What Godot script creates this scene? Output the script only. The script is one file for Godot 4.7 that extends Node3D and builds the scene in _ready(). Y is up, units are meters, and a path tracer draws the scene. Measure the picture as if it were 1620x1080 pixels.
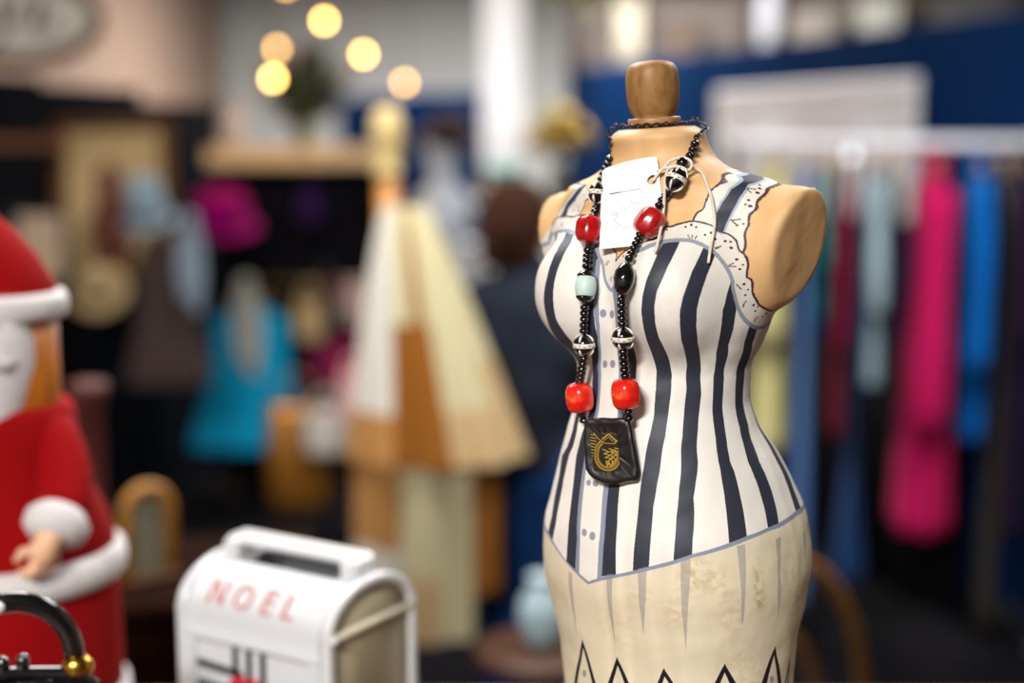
extends Node3D
# A papier-mache dress form with a bead necklace on a market counter, a hall full of clothes behind it.
# Units are metres, y is up.

# ---------------------------------------------------------------- shapes
class Shape extends RefCounted:
	var a := PackedVector3Array()
	var uv := PackedVector2Array()
	var g := PackedInt32Array()

	func tri(p: Vector3, q: Vector3, r: Vector3, group := 0, s := Vector2(), t := Vector2(), u := Vector2()) -> void:
		a.append(p); a.append(q); a.append(r)
		uv.append(s); uv.append(t); uv.append(u)
		g.append(group)

	func turn_out(from: int) -> void:
		# front faces run clockwise seen from outside
		var mid := Vector3()
		for i in range(from, a.size()):
			mid += a[i]
		mid /= maxi(1, a.size() - from)
		var vol := 0.0
		for i in range(from, a.size(), 3):
			vol += (a[i] - mid).dot((a[i + 1] - mid).cross(a[i + 2] - mid))
		if vol > 0.0:
			for i in range(from, a.size(), 3):
				var p := a[i + 1]; a[i + 1] = a[i + 2]; a[i + 2] = p
				var q := uv[i + 1]; uv[i + 1] = uv[i + 2]; uv[i + 2] = q

	func grid(rows: Array, closed := true, cap_first := true, cap_last := true, uvs: Array = []) -> Shape:
		var from := a.size()
		for j in rows.size() - 1:
			var r0: PackedVector3Array = rows[j]
			var r1: PackedVector3Array = rows[j + 1]
			var n := r0.size()
			for i in (n if closed else n - 1):
				var k := (i + 1) % n
				if uvs.is_empty():
					tri(r0[i], r0[k], r1[k]); tri(r0[i], r1[k], r1[i])
				else:
					var u0: PackedVector2Array = uvs[j]
					var u1: PackedVector2Array = uvs[j + 1]
					tri(r0[i], r0[k], r1[k], 0, u0[i], u0[k], u1[k]); tri(r0[i], r1[k], r1[i], 0, u0[i], u1[k], u1[i])
		var last := rows.size() - 1
		for end in [0, last]:
			if (end == 0 and cap_first) or (end == last and cap_last):
				var r: PackedVector3Array = rows[end]
				var c := Vector3()
				for p in r:
					c += p
				c /= r.size()
				for i in r.size():
					var k := (i + 1) % r.size()
					if end == 0:
						tri(c, r[k], r[i])
					else:
						tri(c, r[i], r[k])
		turn_out(from)
		return self

	func lathe(profile: Array, segments := 24, xf := Transform3D(), squash := Vector2.ONE) -> Shape:
		# profile: r, y, r, y ...
		var rows := []
		for k in range(0, profile.size(), 2):
			var row := PackedVector3Array()
			for i in segments:
				var t := TAU * i / segments
				row.append(xf * Vector3(sin(t) * profile[k] * squash.x, profile[k + 1], cos(t) * profile[k] * squash.y))
			rows.append(row)
		return grid(rows)

	func tube(path: Array, radii: Array, segments := 10, flat := 1.0, side := Vector3.ZERO, loop := false) -> Shape:
		var rows := []
		var n := path.size()
		var was := Vector3.ZERO
		for i in n:
			var fwd: Vector3
			if loop:
				fwd = path[(i + 1) % n] - path[(i - 1 + n) % n]
			else:
				fwd = path[mini(i + 1, n - 1)] - path[maxi(i - 1, 0)]
			fwd = fwd.normalized()
			var x := side
			if x == Vector3.ZERO:
				x = was if was != Vector3.ZERO else (Vector3.UP if absf(fwd.y) < 0.9 else Vector3.RIGHT)
			x = (x - fwd * x.dot(fwd)).normalized()
			was = x
			var y := fwd.cross(x)
			var r: float = radii[i] if radii.size() > 1 else radii[0]
			var row := PackedVector3Array()
			for k in segments:
				var t := TAU * k / segments
				row.append(path[i] + x * cos(t) * r + y * sin(t) * r * flat)
			rows.append(row)
		if loop:
			rows.append(rows[0])
		return grid(rows, true, not loop, not loop)

	func ball(c: Vector3, r: Vector3, segments := 16, rings := 10, basis := Basis()) -> Shape:
		var profile := []
		for k in rings + 1:
			var t := PI * (k + 0.02 if k == 0 else (k - 0.02 if k == rings else float(k))) / rings
			profile.append_array([sin(t), -cos(t)])
		return lathe(profile, segments, Transform3D(basis * Basis.from_scale(r), c))

	func face(points: Array, inside: Vector3, group := -1) -> void:
		# a flat convex face turned away from «inside»
		var n: Vector3 = (points[2] - points[0]).cross(points[1] - points[0])
		var c: Vector3 = points[0]
		var order := points.duplicate()
		if n.dot(c - inside) < 0.0:
			order.reverse()
		for i in range(1, order.size() - 1):
			tri(order[0], order[i], order[i + 1], group)

	func box(c: Vector3, size: Vector3, bevel := 0.0, basis := Basis()) -> Shape:
		var h := size / 2.0
		var b := minf(bevel, minf(h.x, minf(h.y, h.z)) * 0.9)
		if b <= 0.0:
			b = minf(h.x, minf(h.y, h.z)) * 0.02
		var put := func(p: Vector3) -> Vector3: return c + basis * p
		for ax in 3:
			var u := (ax + 1) % 3
			var v := (ax + 2) % 3
			for s in [-1.0, 1.0]:
				var q := []
				for w in [[-1, -1], [1, -1], [1, 1], [-1, 1]]:
					var p := Vector3()
					p[ax] = s * h[ax]; p[u] = w[0] * (h[u] - b); p[v] = w[1] * (h[v] - b)
					q.append(put.call(p))
				face(q, c)
				for s2 in [-1.0, 1.0]:
					var e := []
					for w in [[0, -1], [0, 1], [1, 1], [1, -1]]:
						var p := Vector3()
						p[ax] = s * (h[ax] - (b if w[0] == 1 else 0.0))
						p[u] = s2 * (h[u] - (b if w[0] == 0 else 0.0))
						p[v] = w[1] * (h[v] - b)
						e.append(put.call(p))
					face(e, c)
		for sx in [-1.0, 1.0]:
			for sy in [-1.0, 1.0]:
				for sz in [-1.0, 1.0]:
					face([put.call(Vector3(sx * h.x, sy * (h.y - b), sz * (h.z - b))), put.call(Vector3(sx * (h.x - b), sy * h.y, sz * (h.z - b))), put.call(Vector3(sx * (h.x - b), sy * (h.y - b), sz * h.z))], c)
		return self

	func slab(outline: PackedVector2Array, thick: float, xf := Transform3D(), print_box := Rect2()) -> Shape:
		# an outline in x, y given depth along z, front at +thick/2
		var index := Geometry2D.triangulate_polygon(outline)
		var from := a.size()
		for s in [1.0, -1.0]:
			for k in range(0, index.size(), 3):
				var p: Array = []
				var q: Array = []
				for m in 3:
					var o := outline[index[k + m]]
					p.append(xf * Vector3(o.x, o.y, s * thick / 2))
					q.append((o - print_box.position) / print_box.size * Vector2(1, -1) + Vector2(0, 1) if print_box.size.x > 0.0 else Vector2())
				if s > 0:
					tri(p[0], p[1], p[2], 1, q[0], q[1], q[2])
				else:
					tri(p[0], p[2], p[1], 2, q[0], q[2], q[1])
		var n := outline.size()
		for i in n:
			var o := outline[i]
			var w := outline[(i + 1) % n]
			var a0 := xf * Vector3(o.x, o.y, thick / 2)
			var a1 := xf * Vector3(w.x, w.y, thick / 2)
			var b0 := xf * Vector3(o.x, o.y, -thick / 2)
			var b1 := xf * Vector3(w.x, w.y, -thick / 2)
			tri(a0, b1, a1, 3); tri(a0, b0, b1, 3)
		if Geometry2D.is_polygon_clockwise(outline):
			for k in range(from + index.size() * 2, a.size(), 3):
				var p := a[k + 1]; a[k + 1] = a[k + 2]; a[k + 2] = p
		turn_out(from)
		return self

	func mesh() -> ArrayMesh:
		var st := SurfaceTool.new()
		st.begin(Mesh.PRIMITIVE_TRIANGLES)
		for t in g.size():
			st.set_smooth_group(g[t] if g[t] >= 0 else -1)
			for k in 3:
				st.set_uv(uv[t * 3 + k])
				st.add_vertex(a[t * 3 + k])
		st.generate_normals()
		st.index()
		return st.commit()


# joints joined by tapered capsules, blended and meshed as surface nets; each bone: [from, to, radius, radius]
func flesh(bones: Array, cell: float, k: float, grow := 0.0) -> Shape:
	var lo := Vector3.ONE * 1e9
	var hi := -lo
	for b in bones:
		var r: float = maxf(b[2], b[3]) + grow + cell * 2.0 + k
		for e in 2:
			lo = lo.min(b[e] - Vector3.ONE * r)
			hi = hi.max(b[e] + Vector3.ONE * r)
	var n := Vector3i(((hi - lo) / cell).ceil()) + Vector3i.ONE
	var f := PackedFloat32Array()
	f.resize(n.x * n.y * n.z)
	f.fill(1.0)
	for b in bones:
		var p: Vector3 = b[0]
		var q: Vector3 = b[1]
		var ra: float = b[2] + grow
		var rb: float = b[3] + grow
		var m := maxf(ra, rb) + cell * 2.0 + k
		var i0 := Vector3i(((p.min(q) - lo - Vector3.ONE * m) / cell).floor()).max(Vector3i.ZERO)
		var i1 := Vector3i(((p.max(q) - lo + Vector3.ONE * m) / cell).ceil()).min(n - Vector3i.ONE)
		var d := q - p
		var dd := maxf(d.length_squared(), 1e-9)
		for z in range(i0.z, i1.z + 1):
			for y in range(i0.y, i1.y + 1):
				var at := (z * n.y + y) * n.x
				for x in range(i0.x, i1.x + 1):
					var w := lo + Vector3(x, y, z) * cell - p
					var t := clampf(w.dot(d) / dd, 0.0, 1.0)
					var v := (w - d * t).length() - lerpf(ra, rb, t)
					var was := f[at + x]
					var e := maxf(k - absf(was - v), 0.0)
					f[at + x] = minf(was, v) - e * e / (4.0 * k)
	var at_cell := {}
	var points := PackedVector3Array()
	var s := Shape.new()
	var step := [1, n.x, n.x * n.y]
	for z in n.z - 1:
		for y in n.y - 1:
			for x in n.x - 1:
				var i := (z * n.y + y) * n.x + x
				var c := [f[i], f[i + 1], f[i + n.x], f[i + n.x + 1], f[i + step[2]], f[i + step[2] + 1], f[i + step[2] + n.x], f[i + step[2] + n.x + 1]]
				var inside := 0
				for v in c:
					inside += 1 if v < 0.0 else 0
				if inside == 0 or inside == 8:
					continue
				var sum := Vector3()
				var cnt := 0
				for e in [[0, 1], [2, 3], [4, 5], [6, 7], [0, 2], [1, 3], [4, 6], [5, 7], [0, 4], [1, 5], [2, 6], [3, 7]]:
					var v0: float = c[e[0]]
					var v1: float = c[e[1]]
					if (v0 < 0.0) != (v1 < 0.0):
						var t := v0 / (v0 - v1)
						var p0 := Vector3(e[0] & 1, (e[0] >> 1) & 1, e[0] >> 2)
						var p1 := Vector3(e[1] & 1, (e[1] >> 1) & 1, e[1] >> 2)
						sum += p0.lerp(p1, t)
						cnt += 1
				at_cell[i] = points.size()
				points.append(lo + (Vector3(x, y, z) + sum / cnt) * cell)
	for i in at_cell:
		var x: int = i % n.x
		var y: int = (i / n.x) % n.y
		var z: int = i / (n.x * n.y)
		for ax in 3:
			var here := f[i]
			var there := f[i + step[ax]]
			if (here < 0.0) == (there < 0.0):
				continue
			var u: int = step[(ax + 1) % 3]
			var v: int = step[(ax + 2) % 3]
			var iu: int = [x, y, z][(ax + 1) % 3]
			var iv: int = [x, y, z][(ax + 2) % 3]
			if iu == 0 or iv == 0:
				continue
			if not (at_cell.has(i - u) and at_cell.has(i - v) and at_cell.has(i - u - v)):
				continue
			var p0 := points[at_cell[i]]
			var p1 := points[at_cell[i - u]]
			var p2 := points[at_cell[i - u - v]]
			var p3 := points[at_cell[i - v]]
			if here < 0.0:
				s.tri(p0, p2, p1); s.tri(p0, p3, p2)
			else:
				s.tri(p0, p1, p2); s.tri(p0, p2, p3)
	s.turn_out(0)
	return s


# ---------------------------------------------------------------- nodes
var used := {}

func numbered(called: String) -> String:
	used[called] = used.get(called, -1) + 1
	return called if used[called] == 0 else "%s_%03d" % [called, used[called]]

func tag(o: Node3D, label: String, category: String, group := "") -> Node3D:
	o.set_meta("label", label)
	o.set_meta("category", category)
	if group:
		o.set_meta("group", group)
	return o

func thing(called: String, label: String, category: String, at := Vector3.ZERO, turn := 0.0, group := "") -> Node3D:
	var o := Node3D.new()
	o.name = numbered(called)
	add_child(o)
	o.position = at
	o.rotation.y = turn
	return tag(o, label, category, group)

func part(called: String, s: Shape, m: Material, parent: Node3D, label := "") -> MeshInstance3D:
	var o := MeshInstance3D.new()
	o.name = called
	o.mesh = s.mesh()
	o.material_override = m
	parent.add_child(o, true)
	if label:
		o.set_meta("label", label)
	return o

func share(called: String, mesh: Mesh, m: Material, parent: Node3D, xf: Transform3D) -> MeshInstance3D:
	var o := MeshInstance3D.new()
	o.name = called
	o.mesh = mesh
	o.material_override = m
	o.transform = xf
	parent.add_child(o, true)
	return o

func solo(called: String, s: Shape, m: Material, label: String, category: String, at := Vector3.ZERO, turn := 0.0, group := "") -> MeshInstance3D:
	var o := part(numbered(called), s, m, self)
	o.position = at
	o.rotation.y = turn
	tag(o, label, category, group)
	return o

func structure(called: String, s: Shape, m: Material, label := "") -> MeshInstance3D:
	var o := part(called, s, m, self)
	o.set_meta("kind", "structure")
	if label:
		o.set_meta("label", label)
	return o


# ---------------------------------------------------------------- materials
var grain: NoiseTexture2D
var weave: NoiseTexture2D
var bumps: NoiseTexture2D

func noise_texture(freq: float, low: float, high: float, octaves: int, seed_: int, size := 512, normal := false) -> NoiseTexture2D:
	var n := FastNoiseLite.new()
	n.noise_type = FastNoiseLite.TYPE_SIMPLEX_SMOOTH
	n.frequency = freq
	n.fractal_octaves = octaves
	n.seed = seed_
	var t := NoiseTexture2D.new()
	t.width = size
	t.height = size
	t.seamless = true
	t.noise = n
	if normal:
		t.as_normal_map = true
		t.bump_strength = 6.0
	else:
		var ramp := Gradient.new()
		ramp.set_color(0, Color(low, low, low))
		ramp.set_color(1, Color(high, high, high))
		t.color_ramp = ramp
	return t

func mat(c: Color, rough := 0.6, metal := 0.0, specular := 0.5) -> StandardMaterial3D:
	var m := StandardMaterial3D.new()
	m.albedo_color = c
	m.roughness = rough
	m.metallic = metal
	m.metallic_specular = specular
	return m

func cloth(c: Color, rim := 0.25) -> StandardMaterial3D:
	var m := mat(c, 0.92, 0.0, 0.25)
	m.albedo_texture = weave
	m.uv1_triplanar = true
	m.uv1_scale = Vector3.ONE * 6.0
	m.rim_enabled = rim > 0.0
	m.rim = rim
	m.rim_tint = 0.6
	return m

func wood(c: Color, rough := 0.5) -> StandardMaterial3D:
	var m := mat(c, rough, 0.0, 0.4)
	m.albedo_texture = grain
	m.uv1_triplanar = true
	m.uv1_scale = Vector3(9.0, 1.4, 9.0)
	return m

func paint(c: Color, rough := 0.6) -> StandardMaterial3D:
	var m := mat(c, rough, 0.0, 0.4)
	m.albedo_texture = weave
	m.uv1_triplanar = true
	m.uv1_scale = Vector3.ONE * 0.7
	return m

func matt(c: Color) -> StandardMaterial3D:
	var m := paint(c, 0.95)
	m.metallic_specular = 0.12
	return m

func gloss(c: Color, rough := 0.12, coat := 0.6) -> StandardMaterial3D:
	var m := mat(c, rough, 0.0, 0.5)
	m.clearcoat_enabled = true
	m.clearcoat = coat
	m.clearcoat_roughness = 0.06
	return m


# ---------------------------------------------------------------- the dress form's painted dress
# Heights in metres above the foot, half width, depth over width, offset to the front, squareness of the section
const BODY := [
	[0, 0.083, 0.92, 0.004, 2],
	[0.1, 0.086, 0.92, 0.004, 2],
	[0.222, 0.0942, 0.92, 0.007, 2],
	[0.264, 0.0978, 0.92, 0.0042, 2],
	[0.296, 0.1034, 0.92, 0.0016, 2.1],
	[0.33, 0.1087, 0.92, 0.0005, 2.1],
	[0.36, 0.1061, 0.92, 0.0009, 2.1],
	[0.39, 0.0968, 0.92, 0.002, 2.1],
	[0.415, 0.0869, 0.92, 0.0049, 2.1],
	[0.44, 0.0754, 0.92, 0.0099, 2.1],
	[0.462, 0.07, 0.9, 0.0078, 2.1],
	[0.483, 0.0702, 0.88, 0.0042, 2.1],
	[0.504, 0.0795, 0.84, -0.0001, 2.1],
	[0.524, 0.0885, 0.8, 0.0006, 2.1],
	[0.55, 0.0935, 0.74, -0.0012, 2.1],
	[0.575, 0.0965, 0.68, -0.0024, 2.1],
	[0.596, 0.0962, 0.6, -0.0034, 2.1],
	[0.612, 0.0955, 0.54, -0.0066, 2],
	[0.626, 0.0895, 0.54, -0.007, 2],
	[0.636, 0.06, 0.66, -0.0057, 2],
	[0.646, 0.0435, 0.86, -0.0062, 2],
	[0.656, 0.0388, 0.9, -0.0042, 2],
	[0.664, 0.0378, 0.92, -0.0025, 2],
	[0.668, 0.0335, 0.92, -0.0023, 2],
]
const BUST := {'d': 0.0425, 'h': 0.5471, 'z': 0.0447, 'rx': 0.0381, 'ry': 0.0444, 'rz': 0.0389, 'k': 0.014}
const STUMP := {'h': 0.5769, 'z': -0.0198, 'ry': 0.044, 'rz': 0.037, 'x': 0.1141, 'slope': 0.2868, 'droop': 0.0, 'k': 0.015, 'ke': 0.0065}
# Paint, each list: angle round the body from its front (radians, towards its left), height (metres), ...
const STRIPES := [
	[0.158, 0.5616, 0.215, 0.5483, 0.205, 0.5243, 0.151, 0.5041, 0.139, 0.4845, 0.197, 0.4592, 0.167, 0.4321, 0.095, 0.4072, 0.091, 0.3870, 0.097, 0.3686, 0.076, 0.3402, 0.205, 0.3435, 0.207, 0.3698, 0.202, 0.3927, 0.213, 0.4076, 0.279, 0.4303, 0.315, 0.4558, 0.318, 0.4627, 0.324, 0.4858, 0.338, 0.5055, 0.331, 0.5116, 0.343, 0.5254, 0.356, 0.5496, 0.320, 0.5628],
	[0.675, 0.5877, 0.618, 0.5792, 0.573, 0.5698, 0.538, 0.5620, 0.508, 0.5508, 0.498, 0.5419, 0.496, 0.5410, 0.503, 0.5282, 0.513, 0.5169, 0.538, 0.5024, 0.577, 0.4911, 0.585, 0.4786, 0.578, 0.4582, 0.548, 0.4464, 0.511, 0.4365, 0.490, 0.4310, 0.430, 0.4143, 0.399, 0.3986, 0.374, 0.3758, 0.360, 0.3619, 0.349, 0.3475, 0.471, 0.3503, 0.483, 0.3627, 0.498, 0.3764, 0.520, 0.3945, 0.568, 0.4109, 0.649, 0.4310, 0.704, 0.4443, 0.733, 0.4580, 0.755, 0.4743, 0.752, 0.4876, 0.713, 0.4965, 0.669, 0.5075, 0.622, 0.5195, 0.603, 0.5306, 0.598, 0.5411, 0.600, 0.5454, 0.618, 0.5547, 0.657, 0.5625, 0.700, 0.5713, 0.749, 0.5786, 0.820, 0.5880],
	[1.016, 0.5830, 0.942, 0.5741, 0.882, 0.5668, 0.838, 0.5581, 0.800, 0.5491, 0.784, 0.5411, 0.781, 0.5403, 0.786, 0.5298, 0.801, 0.5165, 0.852, 0.5030, 0.891, 0.4947, 0.925, 0.4777, 0.908, 0.4584, 0.879, 0.4437, 0.819, 0.4261, 0.751, 0.4080, 0.700, 0.3873, 0.669, 0.3676, 0.653, 0.3560, 0.785, 0.3599, 0.802, 0.3718, 0.823, 0.3806, 0.840, 0.3904, 0.851, 0.4003, 0.901, 0.4118, 0.969, 0.4252, 1.047, 0.4476, 1.079, 0.4604, 1.092, 0.4726, 1.057, 0.4905, 0.996, 0.5019, 0.943, 0.5140, 0.916, 0.5265, 0.910, 0.5393, 0.926, 0.5466, 0.956, 0.5543, 1.005, 0.5630, 1.054, 0.5699, 1.099, 0.5762],
	[1.226, 0.5569, 1.186, 0.5471, 1.167, 0.5398, 1.154, 0.5363, 1.160, 0.5237, 1.161, 0.5116, 1.163, 0.5027, 1.222, 0.4892, 1.232, 0.4756, 1.238, 0.4632, 1.234, 0.4510, 1.221, 0.4391, 1.158, 0.4234, 1.127, 0.4116, 1.099, 0.3963, 1.078, 0.3811, 1.060, 0.3659, 1.204, 0.3683, 1.226, 0.3853, 1.241, 0.3990, 1.267, 0.4145, 1.269, 0.4221, 1.342, 0.4377, 1.367, 0.4516, 1.368, 0.4702, 1.365, 0.4826, 1.322, 0.4936, 1.276, 0.5082, 1.289, 0.5213, 1.294, 0.5349, 1.265, 0.5478],
	[1.462, 0.5226, 1.468, 0.5083, 1.523, 0.4925, 1.558, 0.4806, 1.570, 0.4658, 1.576, 0.4553, 1.570, 0.4429, 1.531, 0.4319, 1.460, 0.4192, 1.454, 0.4115, 1.447, 0.3992, 1.434, 0.3862, 1.404, 0.3705, 1.525, 0.3710, 1.561, 0.3826, 1.582, 0.3946, 1.594, 0.4080, 1.598, 0.4168, 1.670, 0.4297, 1.736, 0.4427, 1.746, 0.4552, 1.738, 0.4690, 1.738, 0.4795, 1.719, 0.4903, 1.615, 0.5043, 1.587, 0.5194],
	[1.860, 0.5200, 1.930, 0.4900, 1.980, 0.4700, 2.003, 0.4451, 1.973, 0.4322, 1.902, 0.4175, 1.880, 0.4030, 1.850, 0.3890, 1.810, 0.3740, 1.930, 0.3720, 1.980, 0.3880, 2.020, 0.4010, 2.040, 0.4160, 2.080, 0.4300, 2.110, 0.4440, 2.110, 0.4700, 2.060, 0.4900, 2.000, 0.5200],
	[-0.314, 0.5833, -0.241, 0.5706, -0.205, 0.5520, -0.199, 0.5381, -0.265, 0.5162, -0.313, 0.5035, -0.362, 0.4909, -0.363, 0.4788, -0.329, 0.4712, -0.349, 0.4615, -0.350, 0.4552, -0.414, 0.4243, -0.381, 0.4099, -0.344, 0.3907, -0.305, 0.3671, -0.313, 0.3439, -0.200, 0.3407, -0.193, 0.3642, -0.235, 0.3876, -0.261, 0.4115, -0.270, 0.4261, -0.241, 0.4560, -0.230, 0.4639, -0.224, 0.4703, -0.239, 0.4797, -0.256, 0.4915, -0.189, 0.5043, -0.129, 0.5166, -0.135, 0.5380, -0.125, 0.5518, -0.119, 0.5657, -0.141, 0.5763, -0.205, 0.5832],
	[-0.803, 0.5957, -0.663, 0.5894, -0.575, 0.5817, -0.546, 0.5764, -0.536, 0.5727, -0.525, 0.5631, -0.535, 0.5525, -0.551, 0.5416, -0.577, 0.5303, -0.640, 0.5182, -0.721, 0.5069, -0.740, 0.4900, -0.720, 0.4700, -0.675, 0.4519, -0.631, 0.4404, -0.658, 0.4275, -0.757, 0.4190, -0.676, 0.4049, -0.673, 0.3895, -0.632, 0.3731, -0.652, 0.3597, -0.538, 0.3554, -0.517, 0.3686, -0.537, 0.3852, -0.557, 0.4040, -0.553, 0.4224, -0.520, 0.4295, -0.505, 0.4419, -0.578, 0.4530, -0.590, 0.4750, -0.560, 0.4950, -0.476, 0.5122, -0.466, 0.5217, -0.466, 0.5309, -0.446, 0.5428, -0.440, 0.5542, -0.438, 0.5640, -0.448, 0.5728, -0.450, 0.5752, -0.477, 0.5811, -0.508, 0.5863, -0.595, 0.5937],
	[-1.240, 0.5920, -1.040, 0.5750, -0.920, 0.5500, -0.920, 0.5300, -1.050, 0.5070, -1.200, 0.4900, -1.220, 0.4600, -1.100, 0.4300, -1.000, 0.4000, -0.980, 0.3630, -0.850, 0.3620, -0.870, 0.4000, -0.960, 0.4300, -1.060, 0.4600, -1.040, 0.4900, -0.900, 0.5070, -0.800, 0.5300, -0.800, 0.5500, -0.900, 0.5770, -1.120, 0.5930],
]
const PLACKET := [
	[-0.157, 0.5750, -0.135, 0.5611, -0.128, 0.5471, -0.135, 0.5381, -0.123, 0.5274, -0.126, 0.5164, -0.189, 0.5043, -0.256, 0.4915, -0.239, 0.4797, -0.224, 0.4703, -0.230, 0.4639, -0.241, 0.4560, -0.270, 0.4261, -0.261, 0.4115, -0.235, 0.3876, -0.193, 0.3642, -0.200, 0.3407, -0.153, 0.3371, -0.152, 0.3601, -0.177, 0.3808, -0.202, 0.4026, -0.218, 0.4247, -0.186, 0.4564, -0.181, 0.4682, -0.191, 0.4799, -0.198, 0.4918, -0.140, 0.5051, -0.074, 0.5239, -0.078, 0.5381, -0.089, 0.5521, -0.092, 0.5659, -0.107, 0.5740],
	[0.097, 0.5544, 0.152, 0.5431, 0.154, 0.5265, 0.099, 0.5039, 0.082, 0.4843, 0.122, 0.4589, 0.096, 0.4316, 0.038, 0.4062, 0.038, 0.3958, 0.050, 0.3708, 0.031, 0.3375, 0.075, 0.3392, 0.097, 0.3686, 0.091, 0.3870, 0.095, 0.4072, 0.167, 0.4321, 0.197, 0.4592, 0.139, 0.4845, 0.151, 0.5041, 0.205, 0.5243, 0.215, 0.5483, 0.163, 0.5594],
]
const HEM_TOP := [-0.785, 0.3619, -0.653, 0.3602, -0.539, 0.3564, -0.314, 0.3449, -0.193, 0.3404, -0.061, 0.3339, 0.075, 0.3397, 0.351, 0.3480, 0.472, 0.3517, 0.653, 0.3569, 0.785, 0.3611, 1.062, 0.3668, 1.208, 0.3696, 1.409, 0.3718, 1.531, 0.3723, 1.819, 0.3745, 1.951, 0.3734, 2.045, 0.3722]
const HEM_BOTTOM := [-0.767, 0.3582, -0.646, 0.3568, -0.509, 0.3525, -0.288, 0.3424, -0.194, 0.3381, -0.069, 0.3314, 0.074, 0.3370, 0.350, 0.3454, 0.504, 0.3498, 0.647, 0.3538, 0.785, 0.3585, 1.057, 0.3636, 1.202, 0.3665, 1.396, 0.3692, 1.540, 0.3692, 1.785, 0.3708, 2.049, 0.3695]
const NECK_EDGING := [-1.347, 0.5856, -1.317, 0.5899, -1.092, 0.5932, -0.799, 0.5952, -0.674, 0.5945, -0.544, 0.5931, -0.378, 0.5894, -0.230, 0.5846, -0.125, 0.5763, -0.063, 0.5703, -0.012, 0.5587, 0.076, 0.5529, 0.160, 0.5543, 0.240, 0.5667, 0.362, 0.5797, 0.449, 0.5822, 0.559, 0.5857, 0.671, 0.5880, 0.755, 0.5886, 0.846, 0.5885, 0.933, 0.5871, 1.007, 0.5841, 1.056, 0.5811, 1.098, 0.5782, 1.153, 0.5717, 1.205, 0.5639, 1.243, 0.5554, 1.239, 0.5529, 1.288, 0.5404, 1.373, 0.5287, 1.487, 0.5212, 1.611, 0.5178, 1.791, 0.5180, 1.859, 0.5241, 1.747, 0.5313]
const CUP_RIGHT := [-1.365, 0.5976, -1.340, 0.6014, -1.264, 0.6036, -1.041, 0.6055, -0.887, 0.6052, -0.779, 0.6067, -0.642, 0.6061, -0.393, 0.6001, -0.156, 0.5920, -0.010, 0.5853, 0.055, 0.5823, 0.114, 0.5786, 0.118, 0.5738]
const CUP_LEFT := [0.118, 0.5738, 0.206, 0.5798, 0.336, 0.5840, 0.408, 0.5856, 0.451, 0.5871, 0.512, 0.5887, 0.627, 0.5911, 0.673, 0.5964, 0.692, 0.5980, 0.759, 0.5981, 0.814, 0.5993, 0.885, 0.6003, 0.952, 0.6011, 1.014, 0.6002, 1.072, 0.5986, 1.113, 0.5968, 1.122, 0.5948, 1.163, 0.5927, 1.221, 0.5904, 1.266, 0.5859, 1.281, 0.5788, 1.313, 0.5750, 1.334, 0.5677, 1.339, 0.5593, 1.378, 0.5554, 1.411, 0.5466, 1.468, 0.5399, 1.529, 0.5350, 1.664, 0.5300, 1.721, 0.5318]
const STRAP_LEFT_IN := [1.516, 0.6332, 1.362, 0.6320, 1.152, 0.6234, 1.088, 0.6164, 1.050, 0.6092, 0.997, 0.6066, 0.956, 0.6008]
const STRAP_LEFT_OUT := [1.676, 0.6218, 1.718, 0.6240, 1.548, 0.6215, 1.487, 0.6177, 1.420, 0.6129, 1.395, 0.6073, 1.359, 0.6029, 1.349, 0.5960, 1.322, 0.5903, 1.316, 0.5809, 1.299, 0.5761]
const STRAP_LEFT_DARK := [1.755, 0.6317, 1.495, 0.6304, 1.288, 0.6222, 1.201, 0.6132, 1.152, 0.6059, 1.137, 0.5938, 1.180, 0.5918, 1.211, 0.5980, 1.251, 0.6047, 1.327, 0.6160, 1.428, 0.6248, 1.772, 0.6296, 1.712, 0.6285]
const STRAP_RIGHT_IN := [-0.476, 0.6237, -0.615, 0.6206, -0.727, 0.6174, -0.733, 0.6138, -0.769, 0.6102, -0.792, 0.6063]
const STRAP_RIGHT_OUT := [-1.017, 0.6264, -1.098, 0.6207, -1.302, 0.6097, -1.318, 0.6023, -1.351, 0.5946, -1.351, 0.5855]
const STRAP_RIGHT_DARK := [-0.921, 0.6290, -0.949, 0.6280, -1.021, 0.6201, -1.143, 0.6125, -1.225, 0.6045, -1.046, 0.6052, -1.062, 0.6112, -0.941, 0.6180, -0.882, 0.6245, -0.859, 0.6297]
const DARTS := [
	[-0.280, 0.3375, -0.234, 0.3365, -0.255, 0.3154, -0.306, 0.2800, -0.295, 0.3130],
	[0.123, 0.3424, 0.176, 0.3438, 0.153, 0.3166, 0.133, 0.2853, 0.118, 0.3090, 0.119, 0.3270],
	[0.388, 0.3500, 0.457, 0.3518, 0.438, 0.3269, 0.396, 0.2974, 0.384, 0.3238],
	[0.706, 0.3580, 0.779, 0.3597, 0.737, 0.3211, 0.721, 0.2849, 0.694, 0.3171, 0.693, 0.3369],
	[1.114, 0.3639, 1.179, 0.3641, 1.144, 0.3300, 1.139, 0.3029, 1.123, 0.3060, 1.110, 0.3371],
	[1.453, 0.3622, 1.509, 0.3627, 1.457, 0.3359, 1.466, 0.3003, 1.421, 0.3236],
	[1.824, 0.3572, 1.876, 0.3570, 1.776, 0.3264, 1.762, 0.3131],
]
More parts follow.
